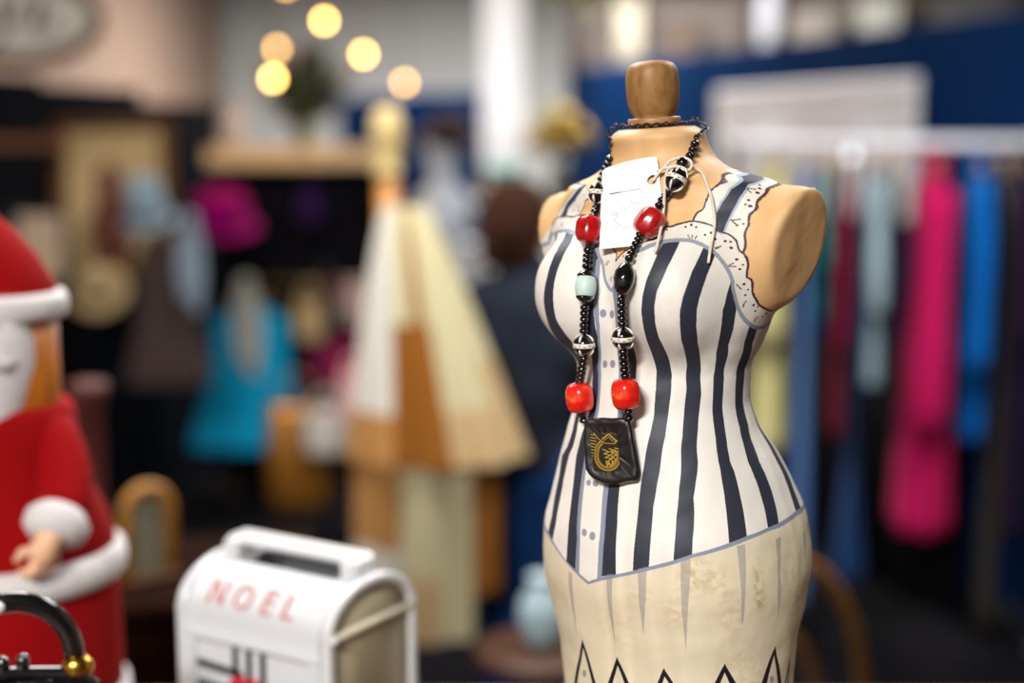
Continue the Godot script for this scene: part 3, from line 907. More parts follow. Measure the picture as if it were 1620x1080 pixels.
func necklace() -> void:
	var o := thing("necklace", "long bead necklace of black, red and pale green beads with black pendant", "necklace", Vector3(0.0742, 1.4703, -1.0347))
	var here := o.position
	var jet := gloss(Color8(14, 13, 16), 0.1, 0.8)
	var coral := gloss(Color8(196, 22, 26), 0.22, 0.5)
	coral.albedo_texture = noise_texture(0.016, 0.72, 1.0, 3, 5, 256)
	coral.uv1_triplanar = true
	coral.uv1_scale = Vector3.ONE * 24.0
	var scarlet := gloss(Color.WHITE, 0.2, 0.5)
	scarlet.albedo_texture = coral_blush()
	scarlet.uv1_triplanar = true
	scarlet.uv1_scale = Vector3.ONE * 26.0
	var bone := gloss(Color8(224, 216, 200), 0.25, 0.4)
	var jade := gloss(Color8(192, 218, 206), 0.3, 0.35)
	jade.subsurf_scatter_enabled = true
	jade.subsurf_scatter_strength = 0.15
	var rng := RandomNumberGenerator.new()
	rng.seed = 31
	var small := []
	for k in 3:
		small.append(Shape.new().lathe([0.0008, -0.0024, 0.0022, -0.0023, 0.0034, -0.0012 + 0.0003 * k, 0.0036, 0.0, 0.0034, 0.0012, 0.0022, 0.0023, 0.0008, 0.0024], 12).mesh())
	for list in [STRAND_LEFT, STRAND_RIGHT]:
		var n: int = list.size()
		var thread := []
		for i in n:
			thread.append(Vector3(list[i][1], list[i][2], list[i][3]) - here)
		for i in n:
			var p: Vector3 = thread[i]
			var along: Vector3 = (thread[mini(i + 1, n - 1)] - thread[maxi(i - 1, 0)]).normalized()
			var x := Vector3.BACK.cross(along).normalized()
			var b := Basis(x, along, x.cross(along)) * Basis(Vector3.UP, rng.randf() * TAU)
			var xf := Transform3D(b, p)
			match list[i][0]:
				"k":
					share("bead", small[i % 3], jet, o, xf)
				"K":
					part("bead", Shape.new().ball(Vector3.ZERO, Vector3(0.0046, 0.0046, 0.0046), 16, 10), jet, o).transform = xf
				"r":
					part("bead", faceted(0.0098, 0.0108, rng), coral, o, "coral red bead").transform = xf
				"R", "R2":
					var q := part("bead", faceted(0.0108, 0.0115, rng), scarlet, o, "bright orange red bead")
					q.transform = Transform3D(Basis(x, along, x.cross(along)), p)
					if list[i][0] == "R2":
						var pits := Shape.new()
						pits.ball(Vector3(0.0068, 0.0052, 0.0073), Vector3(0.0019, 0.0006, 0.0012), 8, 5)
						pits.ball(Vector3(0.0066, -0.0015, 0.0082), Vector3(0.0022, 0.0016, 0.0010), 8, 5)
						part("pit", pits, mat(Color8(30, 8, 8), 0.8), q, "dark pits")
				"O":
					part("bead", Shape.new().lathe([0.0015, -0.0122, 0.0045, -0.0105, 0.0073, -0.0050, 0.0079, 0.0008, 0.0068, 0.0062, 0.0040, 0.0108, 0.0015, 0.0122], 8), jet, o, "large black oval bead").transform = Transform3D(Basis(x, along, x.cross(along)), p)
				"J":
					var q := part("bead", Shape.new().lathe([0.0030, -0.0108, 0.0052, -0.0096, 0.0072, -0.0068, 0.0083, -0.0025, 0.0084, 0.0015, 0.0076, 0.0058, 0.0055, 0.0094, 0.0030, 0.0108], 10), jade, o, "pale green stone bead")
					q.transform = Transform3D(Basis(x, along, x.cross(along)), p)
					for s in [-1.0, 1.0]:
						part("cap", Shape.new().lathe([0.0012, s * 0.0124, 0.0040, s * 0.0118, 0.0062, s * 0.0096, 0.0073, s * 0.0076, 0.0055, s * 0.0090, 0.0012, s * 0.0105], 14), jet, q)
				"W", "W2", "B":
					var r := 0.0084 if list[i][0] == "B" else (0.0078 if list[i][0] == "W" else 0.0066)
					var tall := 1.0 if list[i][0] == "B" else 1.25
					var q := part("bead", Shape.new().ball(Vector3.ZERO, Vector3(r, r * tall, r), 24, 14), jet, o, "black and white patterned bead")
					q.transform = Transform3D(Basis(x, along, x.cross(along)), p)
					var band := Shape.new().lathe([r * 0.985, -0.0018, r * 1.03, -0.0014, r * 1.03, 0.0014, r * 0.985, 0.0018], 28)
					part("band", band, bone, q)
					for s in [-1.0, 1.0]:
						var leaf := Shape.new()
						for k in 4:
							var t := TAU * k / 4.0 + 0.5
							var pts := []
							for e in 6:
								var lat := lerpf(0.32, 1.35, e / 5.0)
								pts.append(Vector3(sin(t) * cos(lat) * r * 1.0, s * sin(lat) * r * tall * 1.0, cos(t) * cos(lat) * r * 1.0))
							leaf.tube(pts, [0.0003, 0.0010, 0.0011, 0.0009, 0.0006, 0.0003], 6, 1.0)
						part("petals", leaf, bone, q)
					var ticks := Shape.new()
					for k in 14:
						var t := TAU * k / 14.0
						ticks.box(Vector3(sin(t), 0, cos(t)) * r * 1.03 + Vector3(0, 0.0006 if k % 2 else -0.0006, 0), Vector3(0.0016, 0.0005, 0.0004), 0.0, Basis(Vector3.UP, t))
					part("key_pattern", ticks, jet, q)
		part("thread", Shape.new().tube(thread, [0.0007], 6), jet, o)
	# chain over the neck, ring by ring
	var link := Shape.new()
	var ring := []
	for k in 12:
		ring.append(Vector3(cos(TAU * k / 12) * 0.0024, sin(TAU * k / 12) * 0.0016, 0))
	link.tube(ring, [0.0005], 6, 1.0, Vector3(0, 0, 1), true)
	var link_mesh := link.mesh()
	var steel := mat(Color8(60, 58, 60), 0.3, 1.0)
	var way := Curve3D.new()
	for q in [Vector3(0.1375, 1.6981, -1.0789), Vector3(0.1388, 1.7019, -1.0807), Vector3(0.1490, 1.7091, -1.1013), Vector3(0.1406, 1.7151, -1.1048), Vector3(0.1342, 1.7124, -1.1016), Vector3(0.1290, 1.7120, -1.0934), Vector3(0.1209, 1.7115, -1.0879), Vector3(0.1114, 1.7109, -1.0859), Vector3(0.1019, 1.7103, -1.0879), Vector3(0.0939, 1.7098, -1.0933), Vector3(0.0886, 1.7094, -1.1015), Vector3(0.0794, 1.7106, -1.1088), Vector3(0.0733, 1.7032, -1.1123), Vector3(0.0763, 1.6981, -1.1041), Vector3(0.0764, 1.6913, -1.1115), Vector3(0.0764, 1.6869, -1.1151)]:
		way.add_point(q - here)
	var count := int(way.get_baked_length() / 0.0038)
	for k in count:
		var s := way.get_baked_length() * k / (count - 1.0)
		var p := way.sample_baked(s)
		var fwd := (way.sample_baked(minf(s + 0.002, way.get_baked_length())) - way.sample_baked(maxf(s - 0.002, 0.0))).normalized()
		var up := Vector3.UP if absf(fwd.y) < 0.9 else Vector3.BACK
		var z := fwd.cross(up).normalized()
		share("chain_link", link_mesh, steel, o, Transform3D(Basis(fwd, z.cross(fwd), z) * Basis(Vector3.RIGHT, PI / 2 * (k % 2) + 0.4), p))
	pendant(o)

func coral_blush() -> NoiseTexture2D:
	var t := noise_texture(0.011, 0.0, 1.0, 3, 19, 256)
	var ramp := Gradient.new()
	ramp.set_color(0, Color8(196, 18, 18))
	ramp.set_color(1, Color8(246, 140, 52))
	ramp.add_point(0.55, Color8(222, 34, 22))
	ramp.add_point(0.78, Color8(230, 62, 28))
	t.color_ramp = ramp
	return t

func pendant(o: Node3D) -> void:
	var xf := Transform3D(Basis(Vector3(0.8903, -0.0000, 0.4553), Vector3(0.0458, 0.9949, -0.0896), Vector3(-0.4530, 0.1007, 0.8858)), Vector3.ZERO)
	var edge := PackedVector2Array([Vector2(-0.0231, 0.0219), Vector2(-0.0215, 0.0236), Vector2(-0.0150, 0.0235), Vector2(-0.0084, 0.0247), Vector2(-0.0009, 0.0249), Vector2(0.0080, 0.0264), Vector2(0.0127, 0.0246), Vector2(0.0148, 0.0209), Vector2(0.0166, 0.0133), Vector2(0.0180, 0.0082), Vector2(0.0207, -0.0028), Vector2(0.0228, -0.0122), Vector2(0.0224, -0.0174), Vector2(0.0211, -0.0193), Vector2(0.0129, -0.0215), Vector2(0.0055, -0.0243), Vector2(-0.0039, -0.0248), Vector2(-0.0126, -0.0223), Vector2(-0.0176, -0.0186), Vector2(-0.0198, -0.0158), Vector2(-0.0212, -0.0089), Vector2(-0.0219, -0.0001), Vector2(-0.0230, 0.0069), Vector2(-0.0229, 0.0139)])
	var frame := PackedVector2Array([Vector2(-0.0173, 0.0127), Vector2(0.0034, 0.0153), Vector2(0.0061, 0.0079), Vector2(0.0083, -0.0128), Vector2(-0.0025, -0.0150), Vector2(-0.0125, -0.0154), Vector2(-0.0147, -0.0047)])
	var mid := Vector2()
	for p in edge:
		mid += p / edge.size()
	# a cushion of black clay, its rim pinched into dimples
	var rows := []
	var rng := RandomNumberGenerator.new()
	rng.seed = 7
	var fine := PackedVector2Array()
	for i in edge.size():
		for k in 3:
			fine.append(edge[i].lerp(edge[(i + 1) % edge.size()], k / 3.0))
	for w in [[0.05, -0.0022], [0.9, -0.0022], [0.985, -0.0012], [1.0, 0.0], [0.985, 0.0014], [0.95, 0.0026], [0.88, 0.0031], [0.80, 0.0028], [0.70, 0.0020], [0.05, 0.0020]]:
		var row := PackedVector3Array()
		for i in fine.size():
			var p: Vector2 = mid + (fine[i] - mid) * float(w[0])
			var dimple := 0.00035 * sin(i * 0.8) * sin(i * 0.33) if w[0] > 0.75 and w[1] > 0.001 else 0.0
			row.append(xf * Vector3(p.x, p.y, w[1] + dimple + rng.randf_range(-0.00012, 0.00012)))
		rows.append(row)
	var clay := gloss(Color8(20, 18, 18), 0.42, 0.12)
	var body := part("pendant", Shape.new().grid(rows), clay, o, "black clay pendant with stamped gold emblem")
	var box := Rect2(frame[0], Vector2.ZERO)
	for p in frame:
		box = box.expand(p)
	var m := mat(Color.WHITE, 0.4, 0.2, 0.5)
	m.albedo_texture = emblem()
	part("emblem", Shape.new().slab(frame, 0.0008, xf * Transform3D(Basis(), Vector3(0, 0, 0.0026)), box), m, body, "gold horseshoe and ray pattern on dark brown")

func emblem() -> ImageTexture:
	var w := 300
	var h := 400
	var im := Image.create(w, h, false, Image.FORMAT_RGB8)
	im.fill(Color8(30, 24, 14))
	var gold := Color8(166, 138, 44)
	var dim := Color8(118, 84, 26)
	var line := func(list: Array, width: float, c: Color) -> void:
		var p := PackedVector2Array()
		for i in range(0, list.size(), 2):
			p.append(Vector2(list[i] / 252.0 * w, list[i + 1] / 330.0 * h))
		stroke(im, p, width, c, list.size())
	# short bars down the left side
	for k in 12:
		var y := 40.0 + k * 24.0
		line.call([12, y, 30 + 26.0 * maxf(0.0, 1.0 - absf(k - 2.0) / 6.0), y + 5], 8, gold)
	# horseshoe
	for r in [[1.0, 30, dim], [1.15, 6, gold], [0.84, 6, gold]]:
		var list := []
		for k in 25:
			var t := lerpf(-0.15 * PI, 1.30 * PI, k / 24.0)
			list.append_array([150 + cos(t) * 88 * r[0], 205 + sin(t) * 98 * r[0] - (30 if t > PI else 0)])
		line.call(list, r[1], r[2])
	# crossed strokes over it
	line.call([20, 12, 60, 60, 100, 90], 6, gold)
	line.call([230, 60, 200, 95, 130, 100, 95, 85], 6, gold)
	line.call([100, 70, 150, 22, 215, 75, 205, 88], 10, gold)
	line.call([115, 78, 152, 45, 190, 80], 5, gold)
	line.call([95, 20, 130, 28, 170, 14, 215, 22], 5, dim)
	# jagged rays inside
	for s in [[110, 150, 160, 165, 120, 185, 175, 190, 130, 215, 185, 215, 150, 245, 165, 270], [160, 140, 215, 150, 180, 170, 225, 180, 190, 200, 222, 225, 195, 240, 205, 265], [180, 150, 190, 260], [140, 240, 150, 280, 165, 245, 180, 282, 195, 245], [205, 130, 235, 135], [170, 160, 230, 160]]:
		line.call(s, 8, gold)
	return ImageTexture.create_from_image(im)

func price_tag() -> void:
	var o := thing("price_tag", "white paper price tag tied to the necklace with cream cord", "tag", Vector3(0.0935, 1.6516, -1.0599))
	var here := o.position
	var xf := Transform3D(Basis(Vector3(0.8429, -0.0000, 0.5380), Vector3(0.2409, 0.8941, -0.3775), Vector3(-0.4811, 0.4478, 0.7537)), Vector3.ZERO)
	var edge := PackedVector2Array([Vector2(-0.0367, 0.0254), Vector2(-0.0360, 0.0283), Vector2(-0.0330, 0.0305), Vector2(-0.0177, 0.0356), Vector2(-0.0007, 0.0391), Vector2(0.0045, 0.0396), Vector2(0.0064, 0.0389), Vector2(0.0093, 0.0320), Vector2(0.0151, 0.0158), Vector2(0.0179, 0.0083), Vector2(0.0210, -0.0067), Vector2(0.0160, -0.0218), Vector2(0.0041, -0.0329), Vector2(-0.0099, -0.0349), Vector2(-0.0231, -0.0368), Vector2(-0.0304, -0.0044)])
	var hole := Vector2(0.0069, 0.0206)
	var cut := PackedVector2Array()
	for k in 16:
		cut.append(hole + Vector2(cos(TAU * k / 16), sin(TAU * k / 16)) * 0.0040)
	var box := Rect2(edge[0], Vector2.ZERO)
	for p in edge:
		box = box.expand(p)
	var m := mat(Color.WHITE, 0.75, 0.0, 0.3)
	m.albedo_texture = tag_print(box)
	var card := Shape.new()
	for side in 2:
		var x0 := box.position.x - 0.01 if side == 0 else hole.x
		var x1 := hole.x if side == 0 else box.end.x + 0.01
		var half := PackedVector2Array([Vector2(x0, box.position.y - 0.01), Vector2(x1, box.position.y - 0.01), Vector2(x1, box.end.y + 0.01), Vector2(x0, box.end.y + 0.01)])
		for piece in Geometry2D.intersect_polygons(edge, half):
			for left_over in Geometry2D.clip_polygons(piece, cut):
				card.slab(left_over, 0.0004, xf, box)
	part("card", card, m, o)
	var cord := cloth(Color8(236, 226, 210), 0.1)
	var lines := [
		[Vector3(0.1041, 1.6690, -1.0618), Vector3(0.1060, 1.6716, -1.0609), Vector3(0.1098, 1.6764, -1.0609), Vector3(0.1131, 1.6799, -1.0595), Vector3(0.1163, 1.6837, -1.0582), Vector3(0.1213, 1.6859, -1.0571), Vector3(0.1273, 1.6863, -1.0563), Vector3(0.1314, 1.6838, -1.0543), Vector3(0.1319, 1.6804, -1.0510), Vector3(0.1297, 1.6775, -1.0503), Vector3(0.1277, 1.6762, -1.0512)],
		[Vector3(0.1084, 1.6759, -1.0645), Vector3(0.1115, 1.6781, -1.0611), Vector3(0.1153, 1.6791, -1.0562), Vector3(0.1190, 1.6803, -1.0509), Vector3(0.1239, 1.6796, -1.0484), Vector3(0.1272, 1.6778, -1.0469), Vector3(0.1281, 1.6767, -1.0475)],
		[Vector3(0.1194, 1.6803, -1.0508), Vector3(0.1157, 1.6789, -1.0522), Vector3(0.1138, 1.6753, -1.0539), Vector3(0.1123, 1.6677, -1.0487), Vector3(0.1115, 1.6576, -1.0460), Vector3(0.1109, 1.6474, -1.0440), Vector3(0.1085, 1.6377, -1.0348), Vector3(0.1058, 1.6290, -1.0255), Vector3(0.1038, 1.6226, -1.0211), Vector3(0.1030, 1.6196, -1.0209)],
		[Vector3(0.1280, 1.6772, -1.0503), Vector3(0.1333, 1.6785, -1.0554), Vector3(0.1375, 1.6776, -1.0571), Vector3(0.1400, 1.6749, -1.0531), Vector3(0.1417, 1.6672, -1.0393), Vector3(0.1444, 1.6588, -1.0356), Vector3(0.1460, 1.6496, -1.0334), Vector3(0.1464, 1.6414, -1.0291), Vector3(0.1454, 1.6331, -1.0270), Vector3(0.1435, 1.6248, -1.0245), Vector3(0.1419, 1.6167, -1.0212), Vector3(0.1411, 1.6118, -1.0193)],
	]
	for list in lines:
		var c := Curve3D.new()
		for i in list.size():
			var t: Vector3 = (list[mini(i + 1, list.size() - 1)] - list[maxi(i - 1, 0)]) / 6.0
			c.add_point(list[i] - here, -t, t)
		var pts := []
		for p in c.tessellate_even_length(4, 0.003):
			pts.append(p)
		part("cord", Shape.new().tube(pts, [0.00115], 8), cord, o)

func tag_print(box: Rect2) -> ImageTexture:
	var w := 480
	var h := int(w * box.size.y / box.size.x)
	var im := Image.create(w, h, false, Image.FORMAT_RGB8)
	im.fill(Color8(232, 232, 234))
	# pencil rule
	var rule := [[-0.0258, 0.0083], [-0.0172, 0.0099], [-0.0003, 0.0131]]
	var at := func(p: Array) -> Vector2: return Vector2((p[0] - box.position.x) / box.size.x * w, (1.0 - (p[1] - box.position.y) / box.size.y) * h)
	stroke(im, PackedVector2Array([at.call(rule[0]), at.call(rule[1])]), 7, Color8(110, 108, 112), 3)
	stroke(im, PackedVector2Array([at.call(rule[1]), at.call(rule[2])]), 3, Color8(90, 88, 92), 4)
	# a faint drawn leaf
	var leaf := PackedVector2Array()
	for p in [[-0.0148, -0.0211], [-0.0104, -0.0171], [-0.0175, -0.0126], [-0.0142, -0.0101], [-0.0197, -0.0079], [-0.0145, -0.0087], [-0.0176, -0.0064], [-0.0128, -0.0077], [-0.0114, -0.0015], [-0.0086, -0.0047], [-0.0061, 0.0030], [-0.0039, 0.0002], [-0.0000, 0.0022], [0.0009, -0.0054], [-0.0002, -0.0111], [-0.0017, -0.0168], [-0.0097, -0.0200]]:
		leaf.append(at.call(p))
	stroke(im, leaf, 2.4, Color8(160, 164, 168), 5)
	for k in 5:
		stroke(im, PackedVector2Array([leaf[0].lerp(leaf[13], 0.2 * k), leaf[2 + k * 2]]), 1.5, Color8(190, 193, 196), k)
	var sprig := PackedVector2Array()
	for p in [[0.0053, -0.0015], [0.0019, 0.0041], [0.0054, 0.0018], [0.0060, 0.0056], [0.0078, 0.0019], [0.0097, 0.0043], [0.0098, -0.0004]]:
		sprig.append(at.call(p))
	stroke(im, sprig, 2.0, Color8(176, 180, 183), 6)
	return ImageTexture.create_from_image(im)


# ---------------------------------------------------------------- things on the counter
func counter() -> void:
	var o := thing("counter", "brown wooden market counter under the dress form", "counter", Vector3(0.05, 0, -1.115))
	var top := wood(Color8(104, 66, 42), 0.45)
	var side := wood(Color8(78, 48, 32), 0.55)
	for k in 6:
		part("plank", Shape.new().box(Vector3(0, 1.02, -0.45 + 0.18 * k), Vector3(2.6, 0.04, 0.178), 0.003), top, o)
	part("front_panel", Shape.new().box(Vector3(0, 0.5, 0.46), Vector3(2.5, 1.0, 0.03), 0.002), side, o)
	for s in [-1.0, 1.0]:
		part("side_panel", Shape.new().box(Vector3(1.23 * s, 0.5, 0.0), Vector3(0.04, 1.0, 0.88), 0.002), side, o)
	part("shelf", Shape.new().box(Vector3(0, 0.45, -0.02), Vector3(2.42, 0.03, 0.84), 0.002), side, o)

func mail_box() -> void:
	var turn := deg_to_rad(-31.5)
	var b := Basis(Vector3.UP, turn)
	var w := 0.198
	var d := 0.139
	var spring := 1.2237
	var at := Vector3(-0.1741, 1.2237, -1.3059) - b.x * w / 2 - b.z * d / 2
	at.y = 1.04
	var o := thing("noel_mail_box", "white toy mail box with NOEL lettering and top handle", "mail box", at, turn)
	var rise := spring - 1.04
	var white := gloss(Color8(208, 210, 213), 0.3, 0.3)
	var drab := mat(Color8(164, 154, 128), 0.5)
	var profile := func(x: float, out: float, low: float) -> PackedVector3Array:
		var row := PackedVector3Array()
		row.append(Vector3(x, low, d / 2 + out))
		for k in 25:
			var t := PI * k / 24.0
			row.append(Vector3(x, rise + sin(t) * (0.044 + out), cos(t) * (d / 2 + out)))
		row.append(Vector3(x, low, -d / 2 - out))
		return row
	# body: a barrel-topped hollow box with a slot cut through the roof's crest
	var shell := Shape.new()
	for span in [[-w / 2 + 0.004, -0.067, 0, 26], [-0.067, 0.067, 0, 11], [-0.067, 0.067, 17, 26], [0.067, w / 2 - 0.004, 0, 26]]:
		for e in 2:
			var rows := []
			for x in [span[0], lerpf(span[0], span[1], 0.5), span[1]]:
				var full: PackedVector3Array = profile.call(x, -0.002 * e, 0.0)
				rows.append(full.slice(span[2], span[3] + 1))
			shell.grid(rows, false, false, false)
	for x in [-w / 2 + 0.004, w / 2 - 0.004]:
		var end_rows := []
		end_rows.append(profile.call(x - 0.0006, -0.001, 0.0))
		end_rows.append(profile.call(x + 0.0006, -0.001, 0.0))
		shell.grid(end_rows)
	part("body", shell, white, o)
	for s in [-1.0, 1.0]:
		# proud rim round each end, the drab panel set back inside it
		var rim := []
		rim.append(profile.call(s * (w / 2 - 0.012), 0.0002, 0.0))
		rim.append(profile.call(s * (w / 2 - 0.012), 0.0030, 0.0))
		rim.append(profile.call(s * (w / 2 - 0.001), 0.0035, 0.0))
		rim.append(profile.call(s * (w / 2 + 0.001), 0.0020, 0.0))
		rim.append(profile.call(s * (w / 2 + 0.001), -0.0065, 0.0))
		rim.append(profile.call(s * (w / 2 - 0.003), -0.0075, 0.0))
		part("rim", Shape.new().grid(rim, false, false, false), white, o)
		var panel := []
		panel.append(profile.call(s * (w / 2 - 0.0045), -0.0070, 0.001))
		panel.append(profile.call(s * (w / 2 - 0.0030), -0.0070, 0.001))
		part("end_panel", Shape.new().grid(panel), drab, o, "drab beige end panel")
		part("end_rail", Shape.new().tube([Vector3(s * (w / 2 - 0.001), rise, d / 2 - 0.004), Vector3(s * (w / 2 - 0.001), rise, -d / 2 + 0.004)], [0.0035], 10), mat(Color8(206, 200, 178), 0.4), o)
		part("end_knob", Shape.new().ball(Vector3(s * (w / 2 + 0.001), rise, d / 2 - 0.004), Vector3.ONE * 0.005, 12, 8), white, o)
	# ledge below the roof and the sunk front
	part("ledge", Shape.new().box(Vector3(0, rise - 0.021, d / 2 + 0.002), Vector3(w - 0.02, 0.010, 0.010), 0.003), white, o)
	for s in [-1.0, 1.0]:
		part("front_stile", Shape.new().box(Vector3(s * (w / 2 - 0.018), (rise - 0.026) / 2, d / 2 + 0.002), Vector3(0.014, rise - 0.026, 0.007), 0.002), white, o)
	# handle: two posts and a bar, the gap between them open
	var crest := rise + 0.044
	for s in [-1.0, 1.0]:
		part("handle_post", Shape.new().box(Vector3(s * 0.077, crest + 0.002, -0.002), Vector3(0.020, 0.036, 0.040), 0.006), white, o)
	part("handle_bar", Shape.new().box(Vector3(0, crest + 0.0160, -0.006), Vector3(0.174, 0.010, 0.034), 0.005), white, o)
	# raised lettering on the roof's slope
	var t := 0.52
	var n := Vector3(0, sin(t) / 0.044, cos(t) / (d / 2)).normalized()
	var up := Vector3.RIGHT.cross(n) * -1.0
	var red_paint := mat(Color8(186, 108, 106), 0.5)
	var at_x := [-0.047, -0.013, 0.020, 0.046]
	for i in 4:
		share("letter", letter("NOEL"[i], "Droid Sans", 64, 0.00058, 0.0022), red_paint, o, Transform3D(Basis(Vector3.RIGHT, up, n), Vector3(at_x[i] - 0.004, rise + sin(t) * 0.044, cos(t) * d / 2) + n * 0.0002)).set_meta("label", "faded red raised letter " + "NOEL"[i])
	# painted lantern on the front: black bars, red bow
	var black := mat(Color8(22, 24, 20), 0.5)
	var z := d / 2 + 0.0008
	for x in [-0.022, -0.004, 0.014]:
		part("painted_bar", Shape.new().box(Vector3(x, rise - 0.052, z), Vector3(0.0075, 0.050, 0.0016), 0.0004), black, o)
	part("painted_bar", Shape.new().box(Vector3(-0.045, rise - 0.054, z), Vector3(0.064, 0.0080, 0.0016), 0.0004, Basis(Vector3.BACK, -0.05)), black, o)
	part("painted_bar", Shape.new().box(Vector3(0.045, rise - 0.070, z), Vector3(0.064, 0.0080, 0.0016), 0.0004), black, o)
	part("painted_bar", Shape.new().box(Vector3(-0.045, rise - 0.075, z), Vector3(0.064, 0.0080, 0.0016), 0.0004), black, o)
	var red := gloss(Color8(190, 20, 40), 0.4, 0.2)
	var bow := Shape.new()
	bow.ball(Vector3(-0.020, rise - 0.066, z), Vector3(0.014, 0.008, 0.004), 12, 8, Basis(Vector3.BACK, 0.5))
	bow.ball(Vector3(0.006, rise - 0.066, z), Vector3(0.014, 0.008, 0.004), 12, 8, Basis(Vector3.BACK, -0.5))
	bow.ball(Vector3(-0.007, rise - 0.068, z), Vector3(0.006, 0.006, 0.005), 10, 6)
	part("bow", bow, red, o, "red bow")

func letter(what: String, face: String, size: int, pixel: float, depth: float, weight := 400) -> TextMesh:
	var text := TextMesh.new()
	text.text = what
	var font := SystemFont.new()
	font.font_names = PackedStringArray([face])
	font.font_weight = weight
	text.font = font
	text.font_size = size
	text.pixel_size = pixel
	text.depth = depth
	return text

func christmas_figure() -> void:
	var k := 1.55 / 2250.0
	var at := Vector3(-0.5621, 1.4408, -1.5287)
	at.y = 1.04
	var o := thing("christmas_figure", "bearded Christmas figure in red felt suit with white fur trim", "figurine", at, 0.10)
	var red := cloth(Color8(152, 4, 8), 0.1)
	var fur := cloth(Color8(226, 222, 222), 0.5)
	# suit: a slightly tapered drum from the foot to the shoulders
	var r := 178.0 * k
	part("suit", Shape.new().lathe([0.002, 0.038, r, 0.038, r, 0.08, r * 0.99, 0.15, r * 0.97, 0.22, r * 0.90, 0.25, 0.094, 0.285, 0.084, 0.34, 0.082, 0.366, 0.076, 0.376, 0.002, 0.378], 48), red, o)
	part("belt", Shape.new().lathe([r * 0.9, 0.179, r * 1.02, 0.180, r * 1.06, 0.186, r * 1.07, 0.198, r * 1.05, 0.211, r * 1.0, 0.216, r * 0.85, 0.216], 48), fur, o, "broad white fur band")
	part("foot_trim", Shape.new().lathe([r * 0.90, 0.030, r * 1.02, 0.030, r * 1.06, 0.038, r * 1.05, 0.052, r * 0.95, 0.058], 48), fur, o)
	part("plinth", Shape.new().lathe([0.002, 0.0, r * 0.98, 0.0, r, 0.006, r, 0.028, r * 0.96, 0.034, 0.002, 0.034], 48), wood(Color8(96, 60, 36)), o)
	part("front_trim", Shape.new().box(Vector3(-0.012, 0.142, r * 0.985), Vector3(0.034, 0.104, 0.020), 0.006), fur, o)
	part("head", Shape.new().lathe([0.002, 0.36, 0.066, 0.36, 0.0668, 0.37, 0.0668, 0.50, 0.002, 0.51], 40), wood(Color8(214, 122, 22), 0.45), o, "plain orange-brown wooden head block")
	# beard: a scalloped bib in front of the face
	var bib := PackedVector2Array()
	for p in [[-0.050, 0.482], [-0.054, 0.43], [-0.046, 0.40], [-0.030, 0.355], [-0.012, 0.332], [0.004, 0.328], [0.020, 0.336], [0.036, 0.360], [0.046, 0.398], [0.0535, 0.425], [0.053, 0.455], [0.044, 0.486], [0.0, 0.492]]:
		bib.append(Vector2(p[0], p[1]))
	var rows := []
	for w in [[0.02, 0.016], [0.6, 0.013], [0.85, 0.006], [0.97, -0.004], [1.0, -0.014], [0.9, -0.024]]:
		var row := PackedVector3Array()
		for p in bib:
			var q := Vector2(0, 0.42) + (p - Vector2(0, 0.42)) * float(w[0])
			var z := sqrt(maxf(0.0, 0.0668 * 0.0668 - q.x * q.x))
			row.append(Vector3(q.x, q.y, z + w[1] + 0.004))
		rows.append(row)
	var beard := part("beard", Shape.new().grid(rows), fur, o, "fluffy white beard")
	var moustache := Shape.new()
	for s in [-1.0, 1.0]:
		moustache.tube([Vector3(s * 0.003, 0.438, 0.087), Vector3(s * 0.016, 0.436, 0.085), Vector3(s * 0.028, 0.428, 0.080), Vector3(s * 0.038, 0.432, 0.072)], [0.007, 0.009, 0.007, 0.002], 10)
	part("moustache", moustache, fur, beard)
	part("mouth", Shape.new().ball(Vector3(0, 0.424, 0.086), Vector3(0.007, 0.003, 0.004), 10, 6), mat(Color8(200, 60, 60), 0.5), o)
	part("nose", Shape.new().ball(Vector3(0, 0.452, 0.086), Vector3(0.008, 0.009, 0.009), 14, 8), mat(Color8(222, 120, 104), 0.5), o)
	for s in [-1.0, 1.0]:
		part("eye", Shape.new().ball(Vector3(s * 0.020, 0.470, 0.079), Vector3(0.0035, 0.0045, 0.003), 10, 6), gloss(Color8(16, 14, 14)), o)
	# hat with a rolled brim, its point flopping away from us
	part("hat_brim", Shape.new().lathe([0.060, 0.470, 0.074, 0.469, 0.0785, 0.475, 0.079, 0.488, 0.075, 0.497, 0.060, 0.498], 48), fur, o, "white fur hat brim")
	part("hat", Shape.new().tube([Vector3(0, 0.486, 0), Vector3(0, 0.500, 0), Vector3(-0.004, 0.523, 0), Vector3(-0.012, 0.544, -0.002), Vector3(-0.026, 0.563, -0.006), Vector3(-0.046, 0.574, -0.014), Vector3(-0.070, 0.572, -0.024), Vector3(-0.088, 0.557, -0.034)], [0.070, 0.066, 0.054, 0.043, 0.034, 0.026, 0.018, 0.010], 32), red, o)
	part("bobble", Shape.new().ball(Vector3(-0.095, 0.548, -0.038), Vector3.ONE * 0.016, 14, 10), fur, o)
	for s in [-1.0, 1.0]:
		part("sleeve", Shape.new().tube([Vector3(s * 0.064, 0.356, 0.028), Vector3(s * 0.073, 0.335, 0.042), Vector3(s * 0.081, 0.308, 0.060), Vector3(s * 0.083, 0.282, 0.080), Vector3(s * 0.080, 0.266, 0.096)], [0.020, 0.026, 0.029, 0.028, 0.027], 20), red, o)
		part("cuff", Shape.new().tube([Vector3(s * 0.082, 0.274, 0.090), Vector3(s * 0.080, 0.267, 0.097), Vector3(s * 0.077, 0.258, 0.106), Vector3(s * 0.075, 0.252, 0.111)], [0.026, 0.034, 0.033, 0.025], 20), fur, o)
		var palm := Vector3(s * 0.068, 0.240, 0.121)
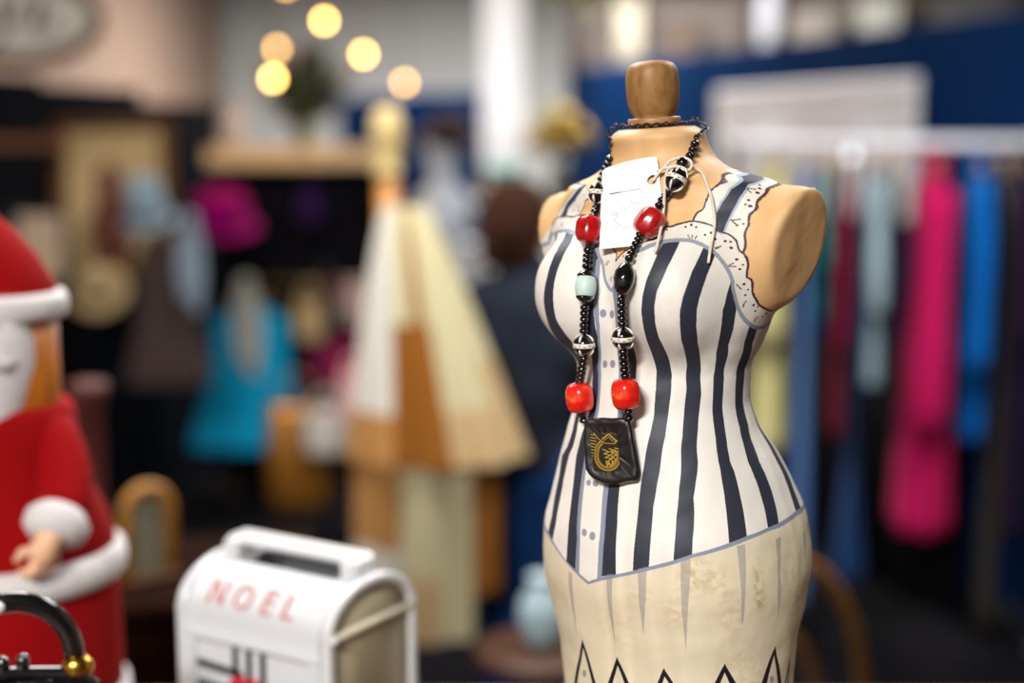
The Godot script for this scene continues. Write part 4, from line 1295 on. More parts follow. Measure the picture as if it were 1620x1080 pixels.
		var bones := [[palm + Vector3(s * 0.008, 0.014, -0.006), palm, 0.013, 0.015]]
		for f in 4:
			var root := palm + Vector3(s * (-0.002 + 0.0045 * f), -0.006, 0.007 - 0.0045 * f)
			bones.append([root, root + Vector3(-s * 0.008, -0.012, 0.003), 0.0058, 0.0054])
			bones.append([root + Vector3(-s * 0.008, -0.012, 0.003), root + Vector3(-s * 0.018, -0.013, -0.002), 0.0054, 0.0046])
		bones.append([palm + Vector3(-s * 0.004, 0.006, 0.008), palm + Vector3(-s * 0.016, 0.004, 0.012), 0.0058, 0.005])
		bones.append([palm + Vector3(-s * 0.016, 0.004, 0.012), palm + Vector3(-s * 0.023, -0.004, 0.010), 0.005, 0.0042])
		part("hand", flesh(bones, 0.0028, 0.004), mat(Color8(226, 176, 140), 0.5), o, "small painted hand")

func handbag() -> void:
	var at := Vector3(-0.4203, 1.2459, -1.1475)
	at.y = 1.04
	var o := thing("handbag", "black patent handbag with stiff arched handle and brass clasp", "handbag", at, 0.35)
	var patent := gloss(Color8(14, 13, 15), 0.16, 0.9)
	var brass := mat(Color8(196, 150, 62), 0.22, 1.0)
	var rows := []
	for w in [[0.0, 0.080, 0.030], [0.02, 0.095, 0.036], [0.09, 0.100, 0.036], [0.15, 0.090, 0.030], [0.19, 0.072, 0.022], [0.206, 0.060, 0.012], [0.210, 0.050, 0.004]]:
		var row := PackedVector3Array()
		for i in 32:
			var t := TAU * i / 32
			row.append(Vector3(signf(cos(t)) * pow(absf(cos(t)), 0.7) * w[1], w[0], signf(sin(t)) * pow(absf(sin(t)), 0.7) * w[2]))
		rows.append(row)
	part("body", Shape.new().grid(rows), patent, o)
	part("frame", Shape.new().tube([Vector3(-0.066, 0.198, 0.008), Vector3(-0.048, 0.211, 0.004), Vector3(0.0, 0.215, 0.0), Vector3(0.048, 0.211, 0.004), Vector3(0.066, 0.198, 0.008)], [0.0055], 12), patent, o)
	for s in [-1.0, 1.0]:
		part("clasp", Shape.new().ball(Vector3(0.008 * s, 0.224, 0.0), Vector3(0.006, 0.007, 0.006), 14, 10), patent, o)
		part("handle_ring", Shape.new().ball(Vector3(0.052 * s, 0.214, 0.002), Vector3(0.014, 0.011, 0.010), 14, 10), brass, o)
	var arch := []
	for k in 19:
		var t := PI * k / 18.0
		arch.append(Vector3(-cos(t) * 0.050, 0.222 + sin(t) * 0.056, sin(t) * 0.004))
	part("handle", Shape.new().tube(arch, [0.0055], 14, 1.6, Vector3(0, 0, 1)), patent, o)
	part("handle_stone", Shape.new().box(Vector3(-0.010, 0.276, 0.004), Vector3(0.012, 0.010, 0.020), 0.003), gloss(Color8(226, 226, 232)), o, "white stone set in the handle")

# ---------------------------------------------------------------- clothes, hats and bags
func garment(called: String, label: String, at: Vector3, turn: float, c: Color, shoulder: float, hem: float, length: float, depth: float, sleeve: float, seed_: int, group := "", m: Material = null) -> Node3D:
	var o := thing(called, label, called.replace("_", " "), at, turn, group)
	if m == null:
		m = cloth(c)
	var rng := RandomNumberGenerator.new()
	rng.seed = seed_
	var folds := rng.randi_range(5, 8)
	var phase := rng.randf() * TAU
	var rows := []
	for k in 26:
		var t := k / 25.0
		var w: float
		var dp: float
		if t < 0.12:
			w = lerpf(0.055, shoulder, pow(t / 0.12, 0.7))
			dp = lerpf(minf(0.03, depth * 0.6), depth * 0.55, t / 0.12)
		else:
			var u := (t - 0.12) / 0.88
			w = lerpf(shoulder, hem, smoothstep(0.0, 1.0, u)) - 0.018 * sin(u * PI)
			dp = lerpf(depth * 0.55, depth, u)
			if called == "denim_dress":
				dp *= 1.0 + 4.2 * smoothstep(0.60, 1.15, t)
		var row := PackedVector3Array()
		for i in 40:
			var s := TAU * i / 40
			var wave := 1.0 + (0.13 * smoothstep(0.1, 1.0, t)) * sin(folds * s + phase + t * 1.2) + 0.05 * sin(11.0 * s - phase + t * 3.0) * t
			row.append(Vector3(cos(s) * w * wave, -t * length, sin(s) * dp * wave))
		rows.append(row)
	part("body", Shape.new().grid(rows), m, o)
	if sleeve > 0.0:
		for s in [-1.0, 1.0]:
			var pts := []
			var rad := []
			for k in 9:
				var t := k / 8.0
				pts.append(Vector3(s * (shoulder * 0.86 + 0.05 * sin(t * 2.2)), -0.075 * length / 1.0 - t * sleeve, 0.003 * sin(t * 5.0 + phase)))
				rad.append(minf(0.060, depth * 0.78 + 0.004) * (0.92 + 0.1 * t) * (1.0 + 0.08 * sin(t * 9.0 + phase)))
			part("sleeve", Shape.new().tube(pts, rad, 18, 1.0), m, o)
		part("collar", Shape.new().lathe([0.052, -0.03, 0.066, -0.022, 0.058, 0.012, 0.048, 0.018, 0.046, -0.01], 20, Transform3D(), Vector2(1.0, minf(0.75, depth * 14.0))), m, o)
	else:
		part("neckband", Shape.new().lathe([0.050, -0.02, 0.062, -0.016, 0.060, 0.004, 0.050, 0.006], 20, Transform3D(), Vector2(1.0, minf(0.6, depth * 14.0))), m, o)
	return o

func hanger(at: Vector3, turn: float, wide: float, label: String) -> void:
	# at: top of the hook, where it lies over the rail
	var o := thing("clothes_hanger", label, "hanger", at, turn, "hangers on the clothes rail")
	part("bar", Shape.new().tube([Vector3(-wide, -0.12, 0), Vector3(-wide * 0.5, -0.085, 0), Vector3(0, -0.068, 0), Vector3(wide * 0.5, -0.085, 0), Vector3(wide, -0.12, 0)], [0.007, 0.009, 0.012, 0.009, 0.007], 8), wood(Color8(206, 160, 104)), o)
	var hook := []
	for k in 11:
		var t := lerpf(-0.35, PI + 0.3, k / 10.0)
		hook.append(Vector3(cos(t) * 0.0236, -0.0236 + sin(t) * 0.0236, 0))
	hook.append(Vector3(-0.010, -0.052, 0))
	hook.append(Vector3(0, -0.075, 0))
	part("hook", Shape.new().tube(hook, [0.0022], 6), mat(Color8(180, 180, 184), 0.25, 1.0), o)

func clothes_rail() -> void:
	var a := Vector3(0.7560, 1.6872, -4.9071)
	var b := Vector3(1.7604, 1.7328, -4.7116)
	b.y = a.y
	var o := thing("clothes_rail", "white clothes rail on two posts before the blue partition", "clothes rail", Vector3(a.x, 0, a.z))
	var chrome := gloss(Color8(232, 234, 242), 0.35, 0.3)
	var e := b - a
	part("rail", Shape.new().tube([Vector3(0, a.y, 0), e + Vector3(0, a.y, 0)], [0.020], 16), chrome, o)
	for k in 2:
		var p := Vector3(e.x * k, 0, e.z * k)
		part("post", Shape.new().tube([p + Vector3(0, 0.05, 0), p + Vector3(0, a.y + 0.012, 0)], [0.014], 12), mat(Color8(40, 42, 50), 0.4, 0.6), o)
		part("end_cap", Shape.new().ball(p + Vector3(0, a.y + 0.012, 0), Vector3.ONE * 0.021, 12, 8), chrome, o)
		part("foot", Shape.new().box(p + Vector3(0, 0.025, 0), Vector3(0.05, 0.05, 0.5), 0.008, Basis(Vector3.UP, atan2(-e.z, e.x))), mat(Color8(40, 42, 50), 0.4, 0.6), o)
	# what hangs on it, left to right: [share along the rail, kind, label, colour, half width, half width at the hem, length, half depth, sleeve, turn]
	var along := atan2(-e.z, e.x)
	var list := [
		[0.136, "blouse", "pale yellow blouse hanging nearest the dress form", Color8(222, 214, 150), 0.17, 0.18, 0.95, 0.064, 0.5, 1.57],
		[0.246, "dress", "periwinkle blue dress hanging beside the yellow blouse", Color8(96, 136, 196), 0.15, 0.18, 1.5, 0.036, 0.0, 1.57],
		[0.308, "jacket", "teal green jacket hanging between the blue dress and the burgundy coat", Color8(10, 118, 118), 0.15, 0.15, 0.50, 0.019, 0.3, 1.57],
		[0.362, "coat", "narrow burgundy coat on the clothes rail", Color8(122, 8, 40), 0.16, 0.16, 0.90, 0.023, 0.55, 1.57],
		[0.415, "denim_dress", "long dark denim dress behind the pale shirt", Color8(26, 66, 118), 0.17, 0.19, 1.40, 0.012, 0.0, 1.57],
		[0.472, "shirt", "pale blue and white shirt hanging next to the burgundy coat", Color8(164, 190, 200), 0.16, 0.16, 0.72, 0.031, 0.42, 1.57],
		[0.524, "cardigan", "black cardigan hanging beside the pink robe", Color8(20, 20, 26), 0.15, 0.15, 0.85, 0.012, 0.4, 1.57],
		[0.650, "robe", "long raspberry pink robe on a wooden hanger", Color8(190, 20, 88), 0.17, 0.17, 1.25, 0.095, 0.80, 1.57],
		[0.79, "tunic", "bright cobalt blue tunic hanging right of the pink robe", Color8(0, 100, 186), 0.15, 0.15, 0.93, 0.042, 0.62, 1.57],
		[0.870, "sequin_dress", "long grey sequin dress at the right end of the rail", Color8(176, 166, 152), 0.14, 0.14, 1.58, 0.026, 0.0, 1.57],
		[0.93, "evening_coat", "dark plum evening coat hanging last on the rail", Color8(44, 22, 52), 0.14, 0.15, 1.25, 0.022, 0.5, 1.57],
	]
	var k := 0
	for g in list:
		var p: Vector3 = a + e * float(g[0])
		hanger(p + Vector3(0, 0.0232, 0), along + g[9], g[4] * 0.8, "wooden hanger carrying the " + String(g[1]).replace("_", " "))
		var m: Material = null
		if g[1] == "sequin_dress":
			m = mat(g[3], 0.35, 0.7)
			(m as StandardMaterial3D).albedo_texture = noise_texture(0.35, 0.1, 1.0, 1, 4, 256)
			(m as StandardMaterial3D).uv1_triplanar = true
			(m as StandardMaterial3D).uv1_scale = Vector3.ONE * 3.0
		garment(g[1], g[2], p + Vector3(0, -0.055 if g[0] > 0.6 else -0.085, 0), along + g[9], g[3], g[4], g[5], g[6], g[7], g[8], 40 + k, "clothes on the rail", m)
		k += 1

func hat(label: String, at: Vector3, c: Color, r: float, tall: float, brim: float, tilt := Vector3.ZERO) -> void:
	var o := thing("hat", label, "hat", at)
	o.rotation = tilt
	var m := cloth(c)
	part("crown", Shape.new().lathe([r * 0.97, 0.0, r, tall * 0.2, r * 0.96, tall * 0.6, r * 0.8, tall * 0.88, r * 0.5, tall, r * 0.04, tall * 0.99], 28), m, o)
	part("brim", Shape.new().lathe([r * 0.9, 0.004, r * 0.99, 0.006, r + brim * 0.6, -brim * 0.12, r + brim, -brim * 0.35, r + brim, -brim * 0.42, r + brim * 0.6, -brim * 0.2, r * 0.9, -0.004], 32), m, o)
	part("ribbon", Shape.new().lathe([r * 0.97, 0.006, r * 1.02, 0.008, r * 1.015, tall * 0.22, r * 0.96, tall * 0.23], 28), cloth(c.darkened(0.35)), o)

func bag(label: String, at: Vector3, c: Color, w: float, h: float, dp: float, strap: float, m: Material = null, turn := 0.0) -> Node3D:
	# at: top of the strap
	var o := thing("shoulder_bag", label, "bag", at, turn)
	if m == null:
		m = cloth(c)
	var rows := []
	for k in 12:
		var t := k / 11.0
		var ww := w * (0.78 + 0.22 * sin(PI * (0.15 + 0.7 * t))) * (0.9 if k == 11 else 1.0)
		var dd := dp * (0.35 + 0.65 * sin(PI * 0.5 * t)) * (0.8 if k == 11 else 1.0)
		var row := PackedVector3Array()
		for i in 28:
			var s := TAU * i / 28
			row.append(Vector3(signf(cos(s)) * pow(absf(cos(s)), 0.6) * ww, -strap - t * h, signf(sin(s)) * pow(absf(sin(s)), 0.6) * dd))
		rows.append(row)
	part("body", Shape.new().grid(rows), m, o)
	part("strap", Shape.new().tube([Vector3(-w * 0.7, -strap - 0.03, 0), Vector3(-w * 0.55, -strap * 0.5, 0), Vector3(-w * 0.2, -strap * 0.08, 0), Vector3(0, 0, 0), Vector3(w * 0.2, -strap * 0.08, 0), Vector3(w * 0.55, -strap * 0.5, 0), Vector3(w * 0.7, -strap - 0.03, 0)], [0.008], 8), m, o)
	part("clasp", Shape.new().box(Vector3(0, -strap - h * 0.3, dp * 0.75), Vector3(0.03, 0.02, 0.012), 0.003), mat(Color8(190, 160, 90), 0.3, 1.0), o)
	return o

func scarf(label: String, at: Vector3, c: Color, w: float, length: float, turn := 0.0) -> void:
	var o := thing("scarf", label, "scarf", at, turn, "scarves hanging on the black display board")
	var m := cloth(c)
	for s in [-1.0, 1.0]:
		var rows := []
		for k in 16:
			var t := k / 15.0
			var row := PackedVector3Array()
			for i in 20:
				var q := TAU * i / 20
				var ww := w * lerpf(0.45, 0.62 if t < 0.8 else 0.40, t) * (1.0 + 0.12 * sin(5.0 * q + t * 4.0))
				row.append(Vector3(s * w * 0.35 * smoothstep(0.0, 0.4, t) + cos(q) * ww, -t * length * (1.0 if s > 0.0 else 0.86), sin(q) * 0.022 + s * 0.012))
			rows.append(row)
		part("tail", Shape.new().grid(rows), m, o)
	part("loop", Shape.new().ball(Vector3(0, -0.01, 0), Vector3(w * 0.55, 0.035, 0.045), 14, 8), m, o)


# ---------------------------------------------------------------- the hall behind
func ceiling_panel(at: Vector3, size: Vector2, energy: float, turn: float, label: String) -> void:
	var o := thing("ceiling_light", label, "ceiling light", at, turn, "ceiling light panels")
	var white := mat(Color8(226, 226, 226), 0.5)
	part("tray", Shape.new().box(Vector3(0, 0.03, 0), Vector3(size.x + 0.06, 0.05, size.y + 0.06), 0.006), white, o)
	var glow := mat(Color.WHITE, 0.6)
	glow.emission_enabled = true
	glow.emission = Color(1.0, 0.99, 0.975)
	glow.emission_energy_multiplier = 1.5
	part("diffuser", Shape.new().box(Vector3(0, 0.0, 0), Vector3(size.x, 0.012, size.y), 0.002), glow, o)
	var l := AreaLight3D.new()
	l.name = "panel_glow"
	l.area_size = size
	l.light_energy = energy
	l.light_color = Color(1.0, 0.99, 0.975)
	l.area_range = 30.0
	l.area_attenuation = 2.0
	l.shadow_enabled = true
	l.position = Vector3(0, -0.012, 0)
	l.rotation.x = -PI / 2
	o.add_child(l)

func hall() -> void:
	var plaster := paint(Color8(192, 193, 192), 0.85)
	var tan := paint(Color8(146, 122, 106), 0.85)
	structure("floor", Shape.new().box(Vector3(0.5, -0.05, -6.5), Vector3(11.4, 0.1, 20.4)), matt(Color8(20, 19, 22)))
	structure("ceiling", Shape.new().box(Vector3(0.5, 3.55, -6.5), Vector3(11.4, 0.1, 20.4)), plaster)
	structure("wall_back", Shape.new().box(Vector3(0.5, 1.75, -16.1), Vector3(11.4, 3.5, 0.2)), plaster)
	structure("wall_left", Shape.new().box(Vector3(-3.3, 1.75, -6.5), Vector3(0.2, 3.5, 19.0)), tan)
	structure("wall_right", Shape.new().box(Vector3(5.6, 1.75, -6.5), Vector3(0.2, 3.5, 19.0)), paint(Color8(116, 110, 106), 0.85))
	structure("wall_front", Shape.new().box(Vector3(0.5, 1.75, 3.1), Vector3(11.4, 3.5, 0.2)), paint(Color8(116, 110, 106), 0.85))
	# market partitions, panel by panel
	var black := matt(Color8(18, 21, 28))
	var a := Vector3(-2.2940, 1.7000, -5.6058)
	var b := Vector3(-1.4656, 1.7000, -7.2725)
	partition("wall_partition_left", a, b, [1.96, 1.93, 1.87], black)
	var blue := matt(Color8(8, 46, 94))
	partition("wall_partition_right", Vector3(0.3906, 1.7000, -9.3431), Vector3(1.9009, 1.7000, -4.7473), [2.14, 2.14, 2.14, 2.14, 2.14], blue)
	partition("wall_partition_far", Vector3(-1.4880, 1.7000, -12.5248), Vector3(-0.2280, 1.7000, -11.5147), [2.06, 2.08], blue)
	var p := Vector3(-0.0720, 1.7000, -10.9087)
	structure("wall_pillar", Shape.new().box(Vector3(p.x, 1.75, p.z), Vector3(0.30, 3.5, 0.30), 0.01), paint(Color8(250, 250, 255), 0.6))

func partition(called: String, a: Vector3, b: Vector3, tops: Array, m: Material) -> void:
	a.y = 0.0
	b.y = 0.0
	var o := Node3D.new()
	o.name = called
	add_child(o)
	o.set_meta("kind", "structure")
	o.position = a
	var e := b - a
	o.rotation.y = atan2(-e.z, e.x)
	var n := tops.size()
	var w := e.length() / n
	for k in n:
		part("panel", Shape.new().box(Vector3(w * (k + 0.5), tops[k] / 2.0, 0), Vector3(w - 0.012, tops[k] - 0.004, 0.05), 0.004), m, o)
	for k in n + 1:
		part("post", Shape.new().box(Vector3(w * k, tops[mini(k, n - 1)] / 2.0, 0), Vector3(0.02, tops[mini(k, n - 1)], 0.06), 0.003), m, o)

func bulbs() -> void:
	var cable := mat(Color8(40, 38, 36), 0.7)
	var where := [Vector3(-0.9240, 2.2760, -7.1524), Vector3(-0.7729, 2.1363, -7.5365), Vector3(-1.1872, 2.1530, -7.3369), Vector3(-1.0416, 1.9619, -6.2996), Vector3(-0.5893, 2.0055, -7.9219), Vector3(-1.1138, 2.4454, -7.1765)]
	var power := [30.0, 30.0, 17.0, 28.0, 16.0, 14.0]
	var near := ["highest of the lit five", "below and right of the highest", "upper of the left pair", "lower of the left pair", "rightmost, just above the blue partition", "at the very top edge of the picture"]
	for i in where.size():
		var p: Vector3 = where[i]
		var glass := mat(Color8(255, 214, 150), 0.4)
		glass.emission_enabled = true
		glass.emission = Color(1.0, 0.77, 0.40)
		glass.emission_energy_multiplier = power[i]
		var o := thing("pendant_bulb", "small warm pendant bulb, " + near[i], "pendant bulb", p, 0.0, "warm pendant bulbs")
		part("bulb", Shape.new().ball(Vector3.ZERO, Vector3(0.017, 0.018, 0.017), 14, 10), glass, o)
		part("cap", Shape.new().lathe([0.003, 0.020, 0.010, 0.020, 0.011, 0.05, 0.004, 0.056], 12), cable, o)
		part("cable", Shape.new().tube([Vector3(0, 0.05, 0), Vector3(0, 3.5 - p.y, 0)], [0.003], 6), cable, o)
		var l := OmniLight3D.new()
		l.name = "bulb_glow"
		l.light_color = Color(1.0, 0.77, 0.40)
		l.light_energy = 0.004 * power[i]
		l.light_size = 0.02
		l.omni_range = 20.0
		l.omni_attenuation = 2.0
		l.shadow_enabled = true
		o.add_child(l)

func oval_sign() -> void:
	var o := thing("oval_sign", "oval cream sign with gold frame and black script above the black partition", "sign", Vector3(-1.8027, 2.1393, -5.3148), 0.12)
	var rim := []
	for k in 48:
		var t := TAU * k / 48
		rim.append(Vector3(cos(t) * 0.2820, sin(t) * 0.1525, 0))
	part("frame", Shape.new().tube(rim, [0.026], 12, 1.0, Vector3(0, 0, 1), true), wood(Color8(112, 78, 36)), o, "gilt brown frame")
	var oval := PackedVector2Array()
	for q in rim:
		oval.append(Vector2(q.x, q.y))
	part("board", Shape.new().slab(oval, 0.02, Transform3D()), paint(Color8(196, 190, 176)), o)
	var script := mat(Color8(24, 20, 18), 0.6)
	for q in [["y", -0.035, 0.02], ["t", 0.075, 0.02], [".", 0.13, 0.02]]:
		share("letter", letter(q[0], "Droid Serif", 96, 0.0021, 0.006, 700), script, o, Transform3D(Basis(Vector3(1, 0, 0), Vector3(0.25, 1, 0), Vector3(0, 0, 1)), Vector3(q[1], q[2], 0.012))).set_meta("label", "black script letter")
	for s in [-1.0, 1.0]:
		part("chain", Shape.new().tube([Vector3(s * 0.15, 0.1525 * 0.86, 0), Vector3(s * 0.15, 3.5 - 2.1393, 0)], [0.003], 6), mat(Color8(60, 52, 40), 0.5, 0.8), o)

func left_booth() -> void:
	# on and before the black partition
	var o := thing("framed_picture", "gilt framed picture with a reddish figure on cream ground", "picture", Vector3(-1.6634, 1.4591, -5.9756), 0.40)
	var gilt := wood(Color8(120, 76, 26), 0.4)
	var w := 0.4654
	var h := 0.6347
	part("panel", Shape.new().box(Vector3(0, 0, 0), Vector3(w - 0.02, h - 0.02, 0.016), 0.001), paint(Color8(204, 174, 122)), o)
	for s in [-1.0, 1.0]:
		part("frame_side", Shape.new().box(Vector3(s * (w / 2 - 0.015), 0, 0.01), Vector3(0.05, h, 0.035), 0.006), gilt, o)
		part("frame_end", Shape.new().box(Vector3(0, s * (h / 2 - 0.015), 0.01), Vector3(w - 0.08, 0.05, 0.035), 0.006), gilt, o)
	var figure := PackedVector2Array()
	for q in [[-0.05, -0.22], [-0.06, -0.08], [-0.03, 0.0], [-0.035, 0.05], [0.0, 0.09], [0.035, 0.05], [0.03, 0.0], [0.06, -0.08], [0.05, -0.22]]:
		figure.append(Vector2(q[0], q[1]) * 1.5)
	part("painted_figure", Shape.new().slab(figure, 0.003, Transform3D(Basis(), Vector3(-0.02, 0.02, 0.0095))), paint(Color8(104, 52, 36)), o, "reddish brown painted figure")
	solo("wall_shelf", Shape.new().box(Vector3.ZERO, Vector3(0.3800, 0.045, 0.14), 0.004), wood(Color8(120, 66, 26)), "orange-brown wooden shelf fixed to the black partition", "shelf", Vector3(-1.9538, 1.6852, -5.6542), 0.37)
	var s2 := thing("small_frame", "small pale picture leaning behind the red hat", "picture", Vector3(-1.8236, 1.2837, -5.4961), 0.38)
	part("panel", Shape.new().box(Vector3.ZERO, Vector3(0.1613, 0.2542, 0.012), 0.002), paint(Color8(188, 162, 136)), s2)
	part("frame", Shape.new().box(Vector3(0, 0, -0.008), Vector3(0.2053, 0.3031, 0.012), 0.003), wood(Color8(40, 30, 26)), s2)
	# straw hat hanging below the picture
	hat("cream straw hat hanging below the gilt picture", Vector3(-1.6277, 1.1185, -5.5736), Color8(176, 152, 110), 0.07, 0.10, 0.05, Vector3(0.9, 0, 0))
	# pegs
	var peg := Shape.new().tube([Vector3(0, 0, -0.14), Vector3(0, 0, 0.02), Vector3(0, 0.02, 0.035)], [0.008], 8)
	for q in [[Vector3(-1.4618, 1.5229, -5.7827), "pale blue bonnet"], [Vector3(-1.3493, 1.4967, -6.6375), "fuchsia hat"], [Vector3(-1.4307, 1.3121, -5.8032), "grey-brown dress"]]:
		solo("peg", peg, wood(Color8(70, 50, 36)), "wooden peg behind the " + q[1], "peg", q[0], 0.37, "wooden pegs")
	hat("pale blue bonnet hanging beside the gilt picture", Vector3(-1.4414, 1.3868, -5.6623), Color8(150, 172, 188), 0.0753, 0.1758, 0.03, Vector3(0.35, 0, 0.1))
	hat("fuchsia pink felt hat on the black display board", Vector3(-1.3141, 1.3339, -6.4123), Color8(150, 0, 106), 0.1308, 0.1479, 0.045, Vector3(0.3, 0, -0.1))
	garment("gown", "grey-brown gown hanging on the black partition", Vector3(-1.3984, 1.2987, -5.7003), 0.3, Color8(74, 60, 58), 0.1064, 0.1571, 0.5827, 0.06, 0.0, 71)
	scarf("pale blue scarf hanging beside the grey-brown gown", Vector3(-1.2629, 1.3947, -5.5624), Color8(146, 164, 178), 0.0543, 0.3700, 0.4)
	display_board()

func display_board() -> void:
	var at := Vector3(-1.0427, 1.6393, -6.9608)
	var o := thing("display_board", "black display board with a wooden plank along its top", "display board", Vector3(at.x, 0, at.z), 0.12)
	var w := 0.8035
	part("board", Shape.new().box(Vector3(0, (at.y - 0.07) / 2, 0), Vector3(w, at.y - 0.07, 0.05), 0.004), matt(Color8(19, 19, 25)), o)
	part("plank", Shape.new().box(Vector3(0, at.y - 0.022, 0.06), Vector3(w + 0.04, 0.088, 0.26), 0.006), paint(Color8(238, 208, 164)), o)
	for s in [-1.0, 1.0]:
		part("foot", Shape.new().box(Vector3(s * (w / 2 - 0.06), 0.03, 0.0), Vector3(0.06, 0.06, 0.5), 0.006), wood(Color8(60, 42, 30)), o)
	part("hanging_bar", Shape.new().tube([Vector3(-w * 0.30, 1.0160, 0.16), Vector3(w * 0.42, 1.0160, 0.16)], [0.014], 12), wood(Color8(120, 104, 62)), o)
	for s in [-0.28, 0.40]:
		part("bar_bracket", Shape.new().box(Vector3(w * s, 1.0160, 0.09), Vector3(0.02, 0.03, 0.15), 0.003), wood(Color8(60, 42, 30)), o)
	# potted plant with a red flower on the plank
	var pot := Vector3(-0.9864, 1.6397, -6.9104)
	pot.y = at.y + 0.0225
	var f := thing("potted_plant", "dark leafy potted plant with red flower on the plank", "plant", pot + Vector3(0, 0, 0.06))
	part("pot", Shape.new().lathe([0.002, 0.0, 0.052, 0.0, 0.066, 0.10, 0.072, 0.10, 0.072, 0.118, 0.062, 0.118, 0.058, 0.095, 0.002, 0.09], 24), mat(Color8(150, 166, 160), 0.5), f)
	var rng := RandomNumberGenerator.new()
	rng.seed = 9
	var leaf := leaf_shape(0.25, 0.10).mesh()
	var green := mat(Color8(34, 52, 40), 0.6)
	for k in 95:
		var t := rng.randf() * TAU
		var up := rng.randf_range(-0.1, 1.1)
		var b := Basis(Vector3.UP, t) * Basis(Vector3.RIGHT, -up)
		share("leaf", leaf, green, f, Transform3D(b, Vector3(0, rng.randf_range(0.10, 0.30), 0) + Vector3(sin(t), 0, cos(t)) * 0.04))
	part("stem", Shape.new().tube([Vector3(0, 0.09, 0), Vector3(0.01, 0.22, 0), Vector3(0, 0.36, 0)], [0.012, 0.009, 0.006], 8), mat(Color8(60, 70, 40), 0.7), f)
	var petal := leaf_shape(0.12, 0.075).mesh()
	for k in 12:
		share("petal", petal, mat(Color8(150, 34, 28), 0.5), f, Transform3D(Basis(Vector3.UP, TAU * k / 6.0 + 0.3 * (k / 6)) * Basis(Vector3.RIGHT, -0.3 - 0.5 * (k / 6)), Vector3(0, 0.37, 0)))
	# pale jar and books at the plank's left end
	var jar := Vector3(-1.3529, 1.6388, -7.0112)
	solo("jar", Shape.new().lathe([0.002, 0.0, 0.05, 0.0, 0.062, 0.03, 0.064, 0.12, 0.045, 0.17, 0.04, 0.19, 0.046, 0.20, 0.036, 0.20, 0.03, 0.17, 0.002, 0.16], 24), gloss(Color8(196, 186, 190), 0.3), "pale lilac jar at the left end of the plank", "jar", Vector3(jar.x, at.y + 0.0225, jar.z + 0.08))
	# what hangs from the bar
	garment("top", "bright turquoise top hanging in front of the black board", Vector3(-1.2395, 0.9194, -6.6766), 0.15, Color8(16, 172, 222), 0.1791, 0.2542, 0.6818, 0.09, 0.0, 15)
	hanger(Vector3(-1.2395, 1.0317, -6.6926), 0.15, 0.13, "wooden hanger carrying the turquoise top")
	scarf("white scarf hanging over the turquoise top", Vector3(-1.2416, 1.0475, -6.5938), Color8(196, 196, 186), 0.0766, 0.4480, 0.1)
	bag("cream tear-shaped purse hanging from the bar", Vector3(-0.9617, 1.0288, -6.6922), Color8(200, 174, 128), 0.0715, 0.1846, 0.04, 0.09)
	bag("pale pink purse hanging at the right end of the bar", Vector3(-0.7266, 1.0308, -6.6722), Color8(206, 178, 172), 0.0774, 0.1787, 0.03, 0.02)
	bag("magenta velvet bag below the pale pink purse", Vector3(-0.8350, 1.0298, -6.6822), Color8(164, 10, 92), 0.1072, 0.2263, 0.03, 0.2829)
	hat("small violet hat pinned high on the black board", Vector3(-0.9499, 1.3521, -6.7179), Color8(56, 26, 92), 0.0506, 0.1191, 0.02, Vector3(0.4, 0, 0))
	var straw := mat(Color8(232, 156, 56), 0.28, 0.6)
	straw.albedo_texture = noise_texture(0.2, 0.25, 1.0, 2, 14, 256)
	straw.uv1_triplanar = true
	straw.uv1_scale = Vector3.ONE * 3.0
	bag("shiny golden woven bag below the turquoise top", Vector3(-0.8462, 0.7883, -5.5267), Color.WHITE, 0.1294, 0.4231, 0.09, 0.12, straw, 0.2)
	bag("white round purse hanging beside the golden bag", Vector3(-0.7236, 0.7368, -5.4184), Color8(226, 220, 210), 0.0807, 0.1760, 0.05, 0.07)
	bag("pale pink and white bag between the golden bag and the poncho", Vector3(-0.5842, 0.9071, -5.2406), Color8(226, 170, 170), 0.0612, 0.2026, 0.05, 0.06)
	# stand that carries them
	var c := thing("bag_stand", "thin black stand carrying the golden and white bags", "stand", Vector3(-0.7284, 0, -5.5429), 0.0)
	part("pole", Shape.new().tube([Vector3(0, 0.02, 0), Vector3(0, 1.22, 0)], [0.012], 10), mat(Color8(24, 24, 26), 0.4, 0.6), c)
	part("foot", Shape.new().lathe([0.002, 0.0, 0.16, 0.0, 0.16, 0.012, 0.02, 0.03, 0.002, 0.03], 28), mat(Color8(24, 24, 26), 0.4, 0.6), c)
	for q in [Vector3(-0.8462, 0.7883, -5.5267), Vector3(-0.7236, 0.7368, -5.4184), Vector3(-0.5842, 0.9071, -5.2406)]:
		var e: Vector3 = q - c.position
		part("arm", Shape.new().tube([Vector3(0, e.y - 0.006, 0), Vector3(e.x, e.y - 0.006, e.z), Vector3(e.x * 1.12, e.y + 0.02, e.z * 1.12)], [0.006], 8), mat(Color8(24, 24, 26), 0.4, 0.6), c)

func leaf_shape(length: float, wide: float) -> Shape:
	var rows := []
	for k in 7:
		var t := k / 6.0
		var w := maxf(sin(pow(t, 0.8) * PI), 0.04) * wide / 2
		var y := 0.25 * length * sin(t * 2.2) * t
		rows.append(PackedVector3Array([Vector3(-w, y + 0.1 * w, t * length), Vector3(0, y, t * length), Vector3(w, y + 0.1 * w, t * length), Vector3(0, y - 0.0012, t * length)]))
	return Shape.new().grid(rows)

